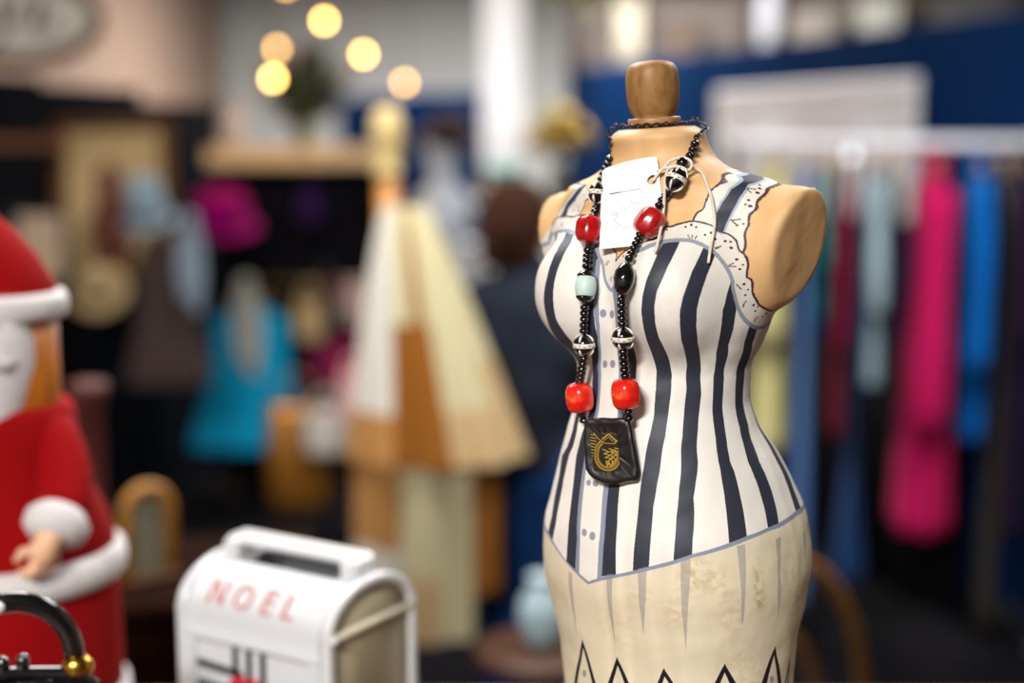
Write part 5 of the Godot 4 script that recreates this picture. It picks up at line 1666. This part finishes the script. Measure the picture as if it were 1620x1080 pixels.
func poncho_stand() -> void:
	var at := Vector3(-0.3080, 1.7770, -3.5462)
	var o := thing("coat_stand", "golden wooden coat stand with rounded top", "coat stand", Vector3(at.x, 0, at.z))
	var gold := wood(Color8(216, 146, 62), 0.4)
	part("post", Shape.new().tube([Vector3(0, 0.05, 0), Vector3(0, at.y - 0.16, 0)], [0.027, 0.027], 18), gold, o)
	part("knob", Shape.new().lathe([0.025, at.y - 0.17, 0.035, at.y - 0.165, 0.036, at.y - 0.15, 0.028, at.y - 0.14, 0.037, at.y - 0.11, 0.041, at.y - 0.05, 0.036, at.y - 0.018, 0.019, at.y, 0.001, at.y + 0.002], 24), wood(Color8(244, 216, 150), 0.4), o)
	for k in 4:
		var t := TAU * k / 4 + 0.4
		part("foot", Shape.new().tube([Vector3(0, 0.16, 0), Vector3(sin(t) * 0.12, 0.10, cos(t) * 0.12), Vector3(sin(t) * 0.26, 0.022, cos(t) * 0.26)], [0.024, 0.024, 0.02], 10), gold, o)
	# patchwork poncho draped over a shoulder form on the stand
	var neck := Vector3(-0.2493, 1.5461, -3.3113)
	var q := thing("poncho", "long patchwork poncho in white, cream, tan and brown on the coat stand", "poncho", neck, 0.0)
	var tone := {"white": cloth(Color8(222, 218, 206)), "cream": cloth(Color8(206, 196, 156)), "tan": cloth(Color8(186, 134, 78)), "brown": cloth(Color8(146, 90, 30)), "sand": cloth(Color8(196, 168, 124))}
	# upper cape, panel by panel round the body: [from, to (radians, 0 towards us), top, bottom shares, tone]
	var cape_len := 0.5867
	var patches := [[-1.9, -0.45, 0.0, 0.8, "white"], [-0.45, -0.05, 0.0, 0.45, "cream"], [-0.05, 0.15, 0.0, 0.45, "brown"], [0.15, 0.9, 0.0, 0.45, "cream"], [-0.45, 0.22, 0.45, 1.0, "brown"], [0.22, 0.9, 0.45, 0.78, "cream"], [0.22, 0.9, 0.78, 1.0, "sand"], [0.9, 1.9, 0.0, 0.6, "cream"], [0.9, 1.9, 0.6, 1.0, "sand"], [-1.9, -0.45, 0.8, 1.0, "tan"], [1.9, 4.38, 0.0, 0.5, "cream"], [1.9, 4.38, 0.5, 1.0, "tan"]]
	for w in patches:
		part("patch", cape(w[0], w[1], w[2], w[3], cape_len, 0.048, 0.2083, 0.16, 0.80, 0.072), tone[w[4]], q)
	# long skirt below it
	var low := [[-1.6, -0.35, 0.55, 1.35, "tan"], [-0.35, 0.25, 0.75, 1.45, "cream"], [0.25, 0.7, 0.75, 1.72, "cream"], [0.7, 1.6, 0.7, 1.55, "brown"], [-0.35, 0.25, 1.45, 1.72, "sand"], [1.6, 4.68, 0.6, 1.6, "tan"], [-1.6, -0.35, 1.35, 1.7, "white"]]
	for w in low:
		part("patch", cape(w[0], w[1], w[2], w[3], cape_len, 0.08, 0.1672, 0.13, 0.9, 0.045), tone[w[4]], q)

func cape(t0: float, t1: float, s0: float, s1: float, length: float, r0: float, r1: float, deep: float, bend: float, lean: float) -> Shape:
	var outer := []
	var n := 12
	var rows := []
	for side in 2:
		var list := []
		for k in n + 1:
			var s := lerpf(s0, s1, float(k) / n)
			var row := PackedVector3Array()
			for i in n + 1:
				var t := lerpf(t0, t1, float(i) / n)
				var e := minf(1.0, s)
				var rx := lerpf(r0, r1, pow(e, bend)) * (1.0 + 0.06 * e * sin(9.0 * t + 1.0)) - side * 0.006
				var rz := lerpf(r0 * 0.8, deep, pow(e, bend)) * (1.0 + 0.08 * e * sin(9.0 * t + 1.0)) - side * 0.006
				row.append(Vector3(sin(t) * rx + lean * minf(s, 1.0), -s * length, cos(t) * rz))
			list.append(row)
		outer.append(list)
	# front and back sheets joined round the edge
	for k in n + 1:
		var ring := PackedVector3Array()
		ring.append_array(outer[0][k])
		var back: PackedVector3Array = outer[1][k].duplicate()
		back.reverse()
		ring.append_array(back)
		rows.append(ring)
	return Shape.new().grid(rows, true, false, false)

func person() -> void:
	var at := Vector3(0.0768, 0.9397, -3.5281)
	at.y = 0.0
	var o := thing("person", "person seen from behind in dark navy T-shirt and blue jeans", "person", at, -0.35)
	# facing away (-z); y up from the floor
	var skin := mat(Color8(196, 122, 92), 0.55)
	skin.subsurf_scatter_enabled = true
	skin.subsurf_scatter_strength = 0.1
	var head := Vector3(-0.075, 1.462, -0.02)
	var torso := [
		[Vector3(0, 0.92, 0), Vector3(0, 1.08, 0.005), 0.112, 0.108], [Vector3(0, 1.08, 0.005), Vector3(-0.01, 1.26, 0.0), 0.110, 0.105],
		[Vector3(-0.062, 0.90, 0.0), Vector3(0.062, 0.90, 0.0), 0.094, 0.094], [Vector3(-0.085, 1.18, 0), Vector3(0.085, 1.18, 0), 0.092, 0.092],
		[Vector3(-0.135, 1.285, 0), Vector3(0.135, 1.285, 0), 0.060, 0.060], [Vector3(-0.02, 1.28, 0), Vector3(-0.055, 1.38, -0.01), 0.075, 0.052]]
	var legs := []
	var arms := []
	var bones := torso.duplicate()
	for s in [-1.0, 1.0]:
		legs.append([Vector3(s * 0.078, 0.85, 0.0), Vector3(s * 0.092, 0.48, -0.01), 0.082, 0.058])
		legs.append([Vector3(s * 0.092, 0.48, -0.01), Vector3(s * 0.105, 0.09, 0.02), 0.056, 0.042])
		var shoulder := Vector3(s * 0.150 - 0.003, 1.28, 0)
		var elbow := Vector3(s * 0.172, 1.02, 0.0)
		var wrist := Vector3(s * 0.13, 0.94, -0.20)
		arms.append([shoulder, elbow, 0.052, 0.040])
		bones.append([shoulder, elbow, 0.048, 0.038])
		bones.append([elbow, wrist, 0.037, 0.026])
		bones.append([Vector3(s * 0.105, 0.09, 0.02), Vector3(s * 0.11, 0.045, -0.13), 0.04, 0.03])
	bones.append_array(legs)
	bones.append([Vector3(-0.055, 1.38, -0.01), head + Vector3(0, -0.03, 0), 0.05, 0.06])
	var body := flesh(bones, 0.014, 0.03)
	# head with brow, nose, jaw and ears on a finer grid
	var face := [[head + Vector3(0, 0.03, 0.012), head + Vector3(0, 0.02, -0.02), 0.082, 0.078], [head + Vector3(0, -0.03, -0.03), head + Vector3(0, -0.075, -0.055), 0.058, 0.030], [head + Vector3(0, 0.005, -0.085), head + Vector3(0, -0.028, -0.112), 0.008, 0.012], [head + Vector3(-0.02, -0.055, -0.088), head + Vector3(0.02, -0.055, -0.088), 0.009, 0.009]]
	for s in [-1.0, 1.0]:
		face.append([head + Vector3(s * 0.080, 0.012, 0.004), head + Vector3(s * 0.082, -0.028, 0.0), 0.013, 0.009])
	var fine := flesh(face, 0.007, 0.014)
	# hands with five fingers, meeting in front
	for s in [-1.0, 1.0]:
		var w := Vector3(s * 0.13, 0.94, -0.20)
		var palm := w + Vector3(-s * 0.028, 0.004, -0.065)
		var hb := [[w, palm, 0.024, 0.030], [palm + Vector3(-s * 0.008, 0, 0), palm + Vector3(-s * 0.016, 0.002, -0.028), 0.026, 0.024]]
		for f in 4:
			var root := palm + Vector3(-s * 0.018, 0.022 - 0.015 * f, -0.038)
			var l: float = [0.034, 0.040, 0.037, 0.029][f]
			hb.append([root, root + Vector3(-s * 0.3, 0.0, -0.95) * l, 0.0088, 0.0082])
			hb.append([root + Vector3(-s * 0.3, 0.0, -0.95) * l, root + Vector3(-s * 1.1, -0.1, -1.4) * l, 0.0082, 0.0070])
		hb.append([palm + Vector3(-s * 0.004, 0.022, -0.006), palm + Vector3(-s * 0.018, 0.046, -0.030), 0.0105, 0.009])
		hb.append([palm + Vector3(-s * 0.018, 0.046, -0.030), palm + Vector3(-s * 0.030, 0.048, -0.052), 0.009, 0.0078])
		var hand := flesh(hb, 0.005, 0.008)
		fine.a.append_array(hand.a); fine.uv.append_array(hand.uv); fine.g.append_array(hand.g)
	body.a.append_array(fine.a); body.uv.append_array(fine.uv); body.g.append_array(fine.g)
	var b := part("body", body, skin, o)
	for s in [-1.0, 1.0]:
		part("eye", Shape.new().ball(head + Vector3(s * 0.030, 0.0, -0.086), Vector3(0.011, 0.007, 0.008), 10, 6), gloss(Color8(40, 30, 26)), b)
	part("shirt", flesh(torso + arms.map(func(a): return [a[0], (a[0] as Vector3).lerp(a[1], 0.62), a[2], a[3] + 0.010]), 0.014, 0.03, 0.014), cloth(Color8(30, 36, 48)), o, "dark navy T-shirt")
	part("jeans", flesh(legs + [torso[2], [Vector3(0, 0.88, 0), Vector3(0, 0.96, 0), 0.098, 0.10]], 0.014, 0.03, 0.018), cloth(Color8(24, 66, 124)), o, "blue jeans")
	var hair := [[head + Vector3(0, 0.048, 0.022), head + Vector3(0, 0.02, 0.034), 0.088, 0.086], [head + Vector3(0, 0.07, -0.035), head + Vector3(0, 0.06, 0.02), 0.070, 0.080], [head + Vector3(-0.03, -0.04, 0.050), head + Vector3(0.03, -0.04, 0.050), 0.046, 0.046], [head + Vector3(-0.06, 0.02, 0.0), head + Vector3(-0.055, -0.04, 0.03), 0.036, 0.03]]
	part("hair", flesh(hair, 0.008, 0.02), cloth(Color8(52, 28, 16), 0.4), o, "short brown hair")
	for s in [-1.0, 1.0]:
		part("shoe", flesh([[Vector3(s * 0.105, 0.05, 0.04), Vector3(s * 0.115, 0.042, -0.15), 0.046, 0.038]], 0.01, 0.01), mat(Color8(30, 30, 34), 0.6), o)
	# round stand with a pale glass vase, between the person and the counter
	var p := Vector3(0.0552, 0.7472, -2.5917)
	var st := thing("round_stand", "small dark round stand behind the dress form", "stand", Vector3(p.x, 0, p.z))
	part("top", Shape.new().lathe([0.002, p.y - 0.03, 0.12, p.y - 0.03, 0.126, p.y - 0.022, 0.126, p.y - 0.008, 0.12, p.y, 0.002, p.y], 32), wood(Color8(86, 54, 36)), st)
	part("stem", Shape.new().lathe([0.002, 0.02, 0.03, 0.02, 0.018, 0.12, 0.026, 0.3, 0.016, 0.5, 0.03, p.y - 0.03, 0.002, p.y - 0.03], 18), wood(Color8(86, 54, 36)), st)
	part("foot", Shape.new().lathe([0.002, 0.0, 0.13, 0.0, 0.13, 0.015, 0.04, 0.035, 0.002, 0.035], 28), wood(Color8(86, 54, 36)), st)
	var v := thing("glass_vase", "pale blue-grey round glass vase on the small stand", "vase", Vector3(p.x, p.y + 0.001, p.z))
	part("body", Shape.new().lathe([0.002, 0.0, 0.022, 0.0, 0.036, 0.02, 0.044, 0.055, 0.040, 0.09, 0.024, 0.115, 0.021, 0.13, 0.027, 0.138, 0.018, 0.137, 0.014, 0.115, 0.002, 0.11], 28), gloss(Color8(166, 190, 198), 0.2, 0.4), v)

func middle_stalls() -> void:
	# white display head with a brown hat, on a plinth
	var at := Vector3(-0.3080, 1.3673, -6.3161)
	var o := thing("mannequin_bust", "white mannequin head and shoulders under a brown hat", "mannequin", Vector3(at.x, 0, at.z), 0.2)
	part("plinth", Shape.new().box(Vector3(0, (at.y - 0.12) / 2, 0), Vector3(0.30, at.y - 0.12, 0.24), 0.008), paint(Color8(196, 198, 204)), o)
	var white := gloss(Color8(206, 214, 226), 0.4, 0.2)
	part("bust", Shape.new().lathe([0.002, at.y - 0.12, 0.09, at.y - 0.12, 0.13, at.y - 0.06, 0.14, at.y + 0.02, 0.115, at.y + 0.09, 0.062, at.y + 0.13, 0.050, at.y + 0.18, 0.066, at.y + 0.21, 0.084, at.y + 0.26, 0.092, at.y + 0.32, 0.080, at.y + 0.38, 0.04, at.y + 0.42, 0.002, at.y + 0.425], 28, Transform3D(), Vector2(1.0, 0.85)), white, o)
	part("nose", Shape.new().ball(Vector3(0, at.y + 0.27, 0.078), Vector3(0.012, 0.024, 0.018), 10, 8), white, o)
	hat("dark brown hat on the white display head", Vector3(at.x + 0.03, at.y + 0.345, at.z), Color8(74, 58, 58), 0.105, 0.10, 0.055, Vector3(0.05, 0, -0.18))
	# teal and pale pink folded cloths on a side table with yellow flowers
	var t := Vector3(0.1182, 1.4325, -7.6384)
	var s := thing("side_table", "tall dark side table behind the person", "table", Vector3(t.x, 0, t.z))
	var dark := wood(Color8(58, 44, 34))
	part("top", Shape.new().box(Vector3(0, t.y - 0.07, 0), Vector3(0.66, 0.035, 0.42), 0.006), dark, s)
	for sx in [-1.0, 1.0]:
		for sz in [-1.0, 1.0]:
			part("leg", Shape.new().tube([Vector3(sx * 0.28, 0.0, sz * 0.16), Vector3(sx * 0.28, t.y - 0.08, sz * 0.16)], [0.016, 0.024], 10), dark, s)
	var y := t.y - 0.0525
	solo("folded_cloth", Shape.new().box(Vector3(0, 0.05, 0), Vector3(0.22, 0.10, 0.2), 0.03), cloth(Color8(204, 180, 166)), "pale pink folded cloth on the tall side table", "cloth", Vector3(t.x - 0.16, y, t.z), 0.2)
	solo("folded_cloth", Shape.new().box(Vector3(0, 0.05, 0), Vector3(0.20, 0.09, 0.18), 0.03), cloth(Color8(126, 176, 170)), "pale teal cloth lying on the pink folded cloth", "cloth", Vector3(t.x - 0.16, y + 0.10, t.z), 0.05)
	var f := thing("vase_of_flowers", "vase with a big bunch of mustard yellow flowers", "flowers", Vector3(t.x + 0.14, y, t.z))
	part("vase", Shape.new().lathe([0.002, 0.0, 0.045, 0.0, 0.07, 0.06, 0.06, 0.13, 0.035, 0.18, 0.045, 0.20, 0.03, 0.20, 0.002, 0.17], 24), gloss(Color8(96, 100, 90), 0.3), f)
	var rng := RandomNumberGenerator.new()
	rng.seed = 21
	var leaf := leaf_shape(0.18, 0.06).mesh()
	var olive := mat(Color8(128, 118, 52), 0.7)
	for k in 50:
		var a := rng.randf() * TAU
		share("leaf", leaf, olive, f, Transform3D(Basis(Vector3.UP, a) * Basis(Vector3.RIGHT, -rng.randf_range(-0.2, 1.3)), Vector3(sin(a) * 0.04, rng.randf_range(0.2, 0.38), cos(a) * 0.04)))
	var bloom := Shape.new().ball(Vector3.ZERO, Vector3(0.034, 0.026, 0.034), 10, 6).mesh()
	for k in 34:
		var a := rng.randf() * TAU
		var r := rng.randf_range(0.02, 0.19)
		share("bloom", bloom, mat(Color8(176, 140, 18), 0.7), f, Transform3D(Basis(), Vector3(sin(a) * r, 0.46 - r * 0.9 + rng.randf_range(-0.05, 0.06), cos(a) * r)))
	# long white slatted panel on the blue partition
	var p0 := Vector3(1.0152, 1.7000, -7.1209)
	var p1 := Vector3(1.5417, 1.7000, -5.4745)
	var w := thing("slat_panel", "long white slatted panel fixed to the blue partition", "wall panel", Vector3(p0.x, 1.58, p0.z))
	var e := p1 - p0
	w.rotation.y = atan2(-e.z, e.x)
	var lw := e.length()
	var white2 := paint(Color8(240, 242, 250), 0.5)
	part("backing", Shape.new().box(Vector3(lw / 2, 0.08, 0), Vector3(lw, 0.56, 0.012), 0.002), white2, w)
	for k in 7:
		part("slat", Shape.new().box(Vector3(lw / 2, -0.16 + 0.08 * k, 0.014), Vector3(lw - 0.02, 0.068, 0.012), 0.003), white2, w)
	# table draped in black along the blue partition
	var dt := thing("draped_table", "long table draped in black cloth behind the clothes rail", "table", Vector3(p0.x, 0, p0.z))
	dt.rotation.y = w.rotation.y
	var drape := []
	for k in 2:
		var ring := PackedVector3Array()
		for i in 160:
			var u := i / 160.0 * 4.0
			var side := int(u)
			var fr := u - side
			var wv := 0.016 * sin(i * 0.9) * (1 - k)
			match side:
				0: ring.append(Vector3(lerpf(-0.3, lw + 0.5, fr), 0.86 * k + 0.004, 0.15 + wv))
				1: ring.append(Vector3(lw + 0.5 + wv, 0.86 * k + 0.004, lerpf(0.15, 0.06, fr)))
				2: ring.append(Vector3(lerpf(lw + 0.5, -0.3, fr), 0.86 * k + 0.004, 0.06 + wv * 0.5))
				3: ring.append(Vector3(-0.3 + wv, 0.86 * k + 0.004, lerpf(0.06, 0.15, fr)))
		drape.append(ring)
	part("drape", Shape.new().grid(drape, true, false, true), matt(Color8(14, 15, 20)), dt)
	# small round lamps on it
	for q in [[Vector3(1.1542, 1.6829, -6.5226), 1.6, 0.036], [Vector3(1.3779, 1.6346, -5.7683), 0.9, 0.026]]:
		var l := thing("puck_lamp", "small cool white puck lamp on the slatted panel, " + ("left" if q[2] > 0.032 else "right"), "lamp", q[0], w.rotation.y, "puck lamps on the slatted panel")
		part("housing", Shape.new().lathe([0.002, 0.0, q[2] * 1.15, 0.0, q[2] * 1.15, 0.03, q[2], 0.034, 0.002, 0.034], 24, Transform3D(Basis(Vector3.RIGHT, PI / 2), Vector3(0, 0, -0.02))), white2, l)
		var glow := mat(Color.WHITE, 0.4)
		glow.emission_enabled = true
		glow.emission = Color(0.86, 0.95, 1.0)
		glow.emission_energy_multiplier = q[1]
		part("lamp_lens", Shape.new().ball(Vector3(0, 0, 0.016), Vector3(q[2] * 0.8, q[2] * 0.8, 0.008), 16, 8), glow, l)
		var lt := OmniLight3D.new()
		lt.name = "lamp_glow"
		lt.light_color = Color(0.86, 0.95, 1.0)
		lt.light_energy = 0.006
		lt.light_size = 0.03
		lt.omni_range = 10.0
		lt.omni_attenuation = 2.0
		lt.shadow_enabled = true
		lt.position = Vector3(0, 0, 0.06)
		l.add_child(lt)
	# tall storage shelf behind the blue partition
	var g := Vector3(1.5787, 2.3759, -9.7927)
	var r := thing("storage_shelf", "tall storage shelf showing above the blue partition", "shelf", Vector3(g.x, 0, g.z), -0.15)
	var grey := wood(Color8(84, 72, 64))
	for x in [-1.15, 0.0, 1.15]:
		part("upright", Shape.new().box(Vector3(x, 1.5, 0), Vector3(0.06, 3.0, 0.4), 0.004), grey, r)
	for hgt in [0.6, 1.4, 2.16, 2.85]:
		part("board", Shape.new().box(Vector3(0, hgt, 0), Vector3(2.36, 0.04, 0.42), 0.004), grey, r)
	part("back", Shape.new().box(Vector3(0, 1.5, -0.2), Vector3(2.36, 2.98, 0.015), 0.002), paint(Color8(112, 102, 96)), r)
	var stock := [[-0.78, 0.16, 0.46, Color8(206, 196, 176), "cream cardboard box on the storage shelf"], [-0.42, 0.22, 0.26, Color8(96, 78, 66), "brown wicker box on the storage shelf"], [0.135, 0.16, 0.50, Color8(222, 222, 232), "tall white canister on the storage shelf"], [0.44, 0.30, 0.34, Color8(150, 142, 134), "grey storage box beside the white canister"], [0.86, 0.26, 0.42, Color8(190, 190, 180), "pale box at the right end of the storage shelf"]]
	for q in stock:
		var bx := thing("storage_box", q[4], "box", Vector3(g.x, 2.1815, g.z) + Basis(Vector3.UP, -0.15) * Vector3(q[0], 0, 0.03), -0.15)
		if q[0] > 0.0 and q[0] < 0.2:
			part("body", Shape.new().lathe([0.002, 0.0, q[1] / 2, 0.0, q[1] / 2, q[2], 0.002, q[2]], 24), paint(q[3]), bx)
			part("lid", Shape.new().lathe([0.002, q[2], q[1] / 2 + 0.008, q[2], q[1] / 2 + 0.008, q[2] + 0.03, 0.02, q[2] + 0.04, 0.002, q[2] + 0.04], 24), paint(q[3]), bx)
		else:
			part("body", Shape.new().box(Vector3(0, q[2] / 2, 0), Vector3(q[1], q[2], 0.28), 0.01), paint(q[3]), bx)
			part("lid", Shape.new().box(Vector3(0, q[2] + 0.015, 0), Vector3(q[1] + 0.02, 0.03, 0.30), 0.006), paint(q[3]), bx)
	var iv := Vector3(0.4693, 2.6293, -9.0207)
	var v := thing("hanging_plant", "olive green trailing plant hanging at the top of the picture", "plant", iv)
	part("basket", Shape.new().ball(Vector3(0, 0.02, 0), Vector3(0.16, 0.12, 0.16), 18, 10), wood(Color8(80, 60, 36)), v)
	part("hanger_cord", Shape.new().tube([Vector3(0, 0.1, 0), Vector3(0, 3.5 - iv.y, 0)], [0.005], 6), mat(Color8(70, 60, 44), 0.8), v)
	var trail := leaf_shape(0.15, 0.06).mesh()
	for k in 90:
		var a := rng.randf() * TAU
		var rr := rng.randf_range(0.08, 0.28)
		share("leaf", trail, mat(Color8(92, 92, 34), 0.7), v, Transform3D(Basis(Vector3.UP, a) * Basis(Vector3.RIGHT, rng.randf_range(-0.6, 1.0)), Vector3(sin(a) * rr, 0.12 - rr * 0.7 + rng.randf_range(-0.08, 0.04), cos(a) * rr)))

func near_furniture() -> void:
	# dark cabinet behind the counter, left
	var c := Vector3(-0.6214, 0.8934, -2.2589)
	var o := thing("cabinet", "dark brown wooden cabinet behind the mail box", "cabinet", Vector3(c.x - 0.02, 0, c.z - 0.12), 0.25)
	var dark := wood(Color8(40, 21, 15), 0.9)
	dark.metallic_specular = 0.1
	part("body", Shape.new().box(Vector3(0, 0.46, 0), Vector3(0.56, 0.92, 0.34), 0.006), dark, o)
	part("top", Shape.new().box(Vector3(0, 0.945, 0), Vector3(0.62, 0.035, 0.40), 0.006), dark, o)
	for s in [-1.0, 1.0]:
		var d := part("door", Shape.new().box(Vector3(s * 0.135, 0.48, 0.176), Vector3(0.25, 0.78, 0.016), 0.004), dark, o)
		part("knob", Shape.new().ball(Vector3(s * 0.03, 0.55, 0.195), Vector3.ONE * 0.014, 12, 8), mat(Color8(180, 140, 70), 0.3, 1.0), d)
	# arched gilt frame with a woven inset, on the cabinet
	var f := Vector3(-0.6152, 0.9120, -2.3323)
	var a := thing("arched_frame", "small arched gilt frame with woven mesh inset", "frame", Vector3(f.x, 0.9625, f.z), 0.75)
	var arch := []
	var half := 0.0409
	arch.append(Vector3(-half, 0.0, 0))
	for k in 17:
		var t := PI - PI * k / 16.0
		arch.append(Vector3(cos(t) * half, 0.1398 - half * 0.6 + sin(t) * half, 0))
	arch.append(Vector3(half, 0.0, 0))
	part("frame", Shape.new().tube(arch, [0.012], 10, 1.0, Vector3(0, 0, 1)), wood(Color8(190, 132, 56), 0.35), a)
	var inset := PackedVector2Array()
	for q in arch:
		inset.append(Vector2(q.x, q.y))
	part("mesh_inset", Shape.new().slab(inset, 0.006), paint(Color8(122, 116, 96)), a, "grey woven mesh")
	part("foot", Shape.new().box(Vector3(0, 0.006, 0), Vector3(half * 2.3, 0.012, 0.05), 0.003), wood(Color8(110, 70, 34)), a)
	# dark red turned candlestick
	var r := Vector3(-0.7187, 0.9669, -2.3704)
	var s := thing("candlestick", "dark red wooden candlestick behind the Christmas figure", "candlestick", Vector3(r.x, 0.9625, r.z))
	part("stem", Shape.new().lathe([0.002, 0.0, 0.055, 0.0, 0.055, 0.012, 0.026, 0.03, 0.022, 0.08, 0.028, 0.10, 0.024, 0.13, 0.026, 0.29, 0.034, 0.31, 0.034, 0.33, 0.018, 0.335, 0.002, 0.335], 24), mat(Color8(66, 12, 8), 0.6), s)
	# bentwood chair, right
	var q := Vector3(0.5547, 0.8076, -2.4993)
	var ch := thing("bentwood_chair", "honey brown bentwood chair with a hooped cane back", "chair", Vector3(q.x - 0.105, 0, q.z - 0.25), 0.25)
	var honey := wood(Color8(152, 102, 44), 0.4)
	var hoop := []
	for k in 21:
		var t := PI * k / 20.0
		hoop.append(Vector3(cos(t) * 0.19 * (1.0 + 0.12 * sin(t)), 0.46 + sin(t) * 0.475, 0.17 + 0.05 * sin(t)))
	part("back_hoop", Shape.new().tube(hoop, [0.0125], 12), honey, ch)
	var inner := []
	for k in 15:
		var t := PI * k / 14.0
		inner.append(Vector3(cos(t) * 0.11, 0.46 + sin(t) * 0.33, 0.17 + 0.035 * sin(t)))
	part("inner_hoop", Shape.new().tube(inner, [0.010], 10), honey, ch)
	part("seat", Shape.new().lathe([0.002, 0.44, 0.19, 0.44, 0.205, 0.45, 0.205, 0.468, 0.19, 0.474, 0.002, 0.470], 32), honey, ch)
	for sx in [-1.0, 1.0]:
		for sz in [-1.0, 1.0]:
			part("leg", Shape.new().tube([Vector3(sx * 0.14, 0.44, sz * 0.14), Vector3(sx * 0.19, 0.0, sz * 0.2)], [0.017, 0.013], 10), honey, ch)

# ---------------------------------------------------------------- scene
func _ready() -> void:
	var cam := Camera3D.new()
	cam.name = "camera"
	cam.fov = 26.991
	cam.near = 0.05
	cam.far = 100.0
	cam.position = Vector3(0, 1.70, 0)
	cam.rotation.x = -0.14127477714870432
	var lens := CameraAttributesPhysical.new()
	lens.frustum_focal_length = 50.0
	lens.exposure_aperture = 1.75
	lens.frustum_focus_distance = 1.045
	cam.attributes = lens
	add_child(cam)
	cam.current = true
	var env := Environment.new()
	env.background_mode = Environment.BG_COLOR
	env.background_color = Color(0.02, 0.02, 0.02)
	env.tonemap_mode = Environment.TONE_MAPPER_LINEAR
	env.tonemap_exposure = 1.17
	env.sdfgi_enabled = true
	env.ssao_enabled = true
	env.ssil_enabled = true
	var we := WorldEnvironment.new()
	we.name = "environment"
	we.environment = env
	add_child(we)
	grain = noise_texture(0.02, 0.62, 1.0, 4, 2)
	weave = noise_texture(0.05, 0.84, 1.0, 4, 6)
	# ceiling panels: the one that lights the counter, then those down the hall
	ceiling_panel(Vector3(-1.15, 3.44, 2.0), Vector2(1.2, 0.5), 32.0, 0.3, "ceiling light panel behind the photographer, towards the left")
	ceiling_panel(Vector3(1.6, 3.44, -2.9), Vector2(1.2, 0.5), 8.0, 0.0, "ceiling light panel over the clothes rail")
	ceiling_panel(Vector3(-0.75, 3.44, -2.7), Vector2(1.2, 0.5), 9.0, 0.0, "ceiling light panel over the left booth")
	ceiling_panel(Vector3(0.5, 3.44, -8.2), Vector2(1.2, 0.5), 24.0, 0.0, "ceiling light panel in the middle of the hall")
	ceiling_panel(Vector3(-0.6, 3.44, -12.0), Vector2(1.2, 0.5), 42.0, 0.0, "ceiling light panel before the back wall")
	ceiling_panel(Vector3(3.2, 3.44, -11.5), Vector2(1.2, 0.5), 26.0, 0.0, "ceiling light panel at the far right of the hall")
	hall()
	counter()
	dress_form()
	necklace()
	price_tag()
	mail_box()
	christmas_figure()
	handbag()
	near_furniture()
	person()
	poncho_stand()
	clothes_rail()
	left_booth()
	middle_stalls()
	oval_sign()
	bulbs()
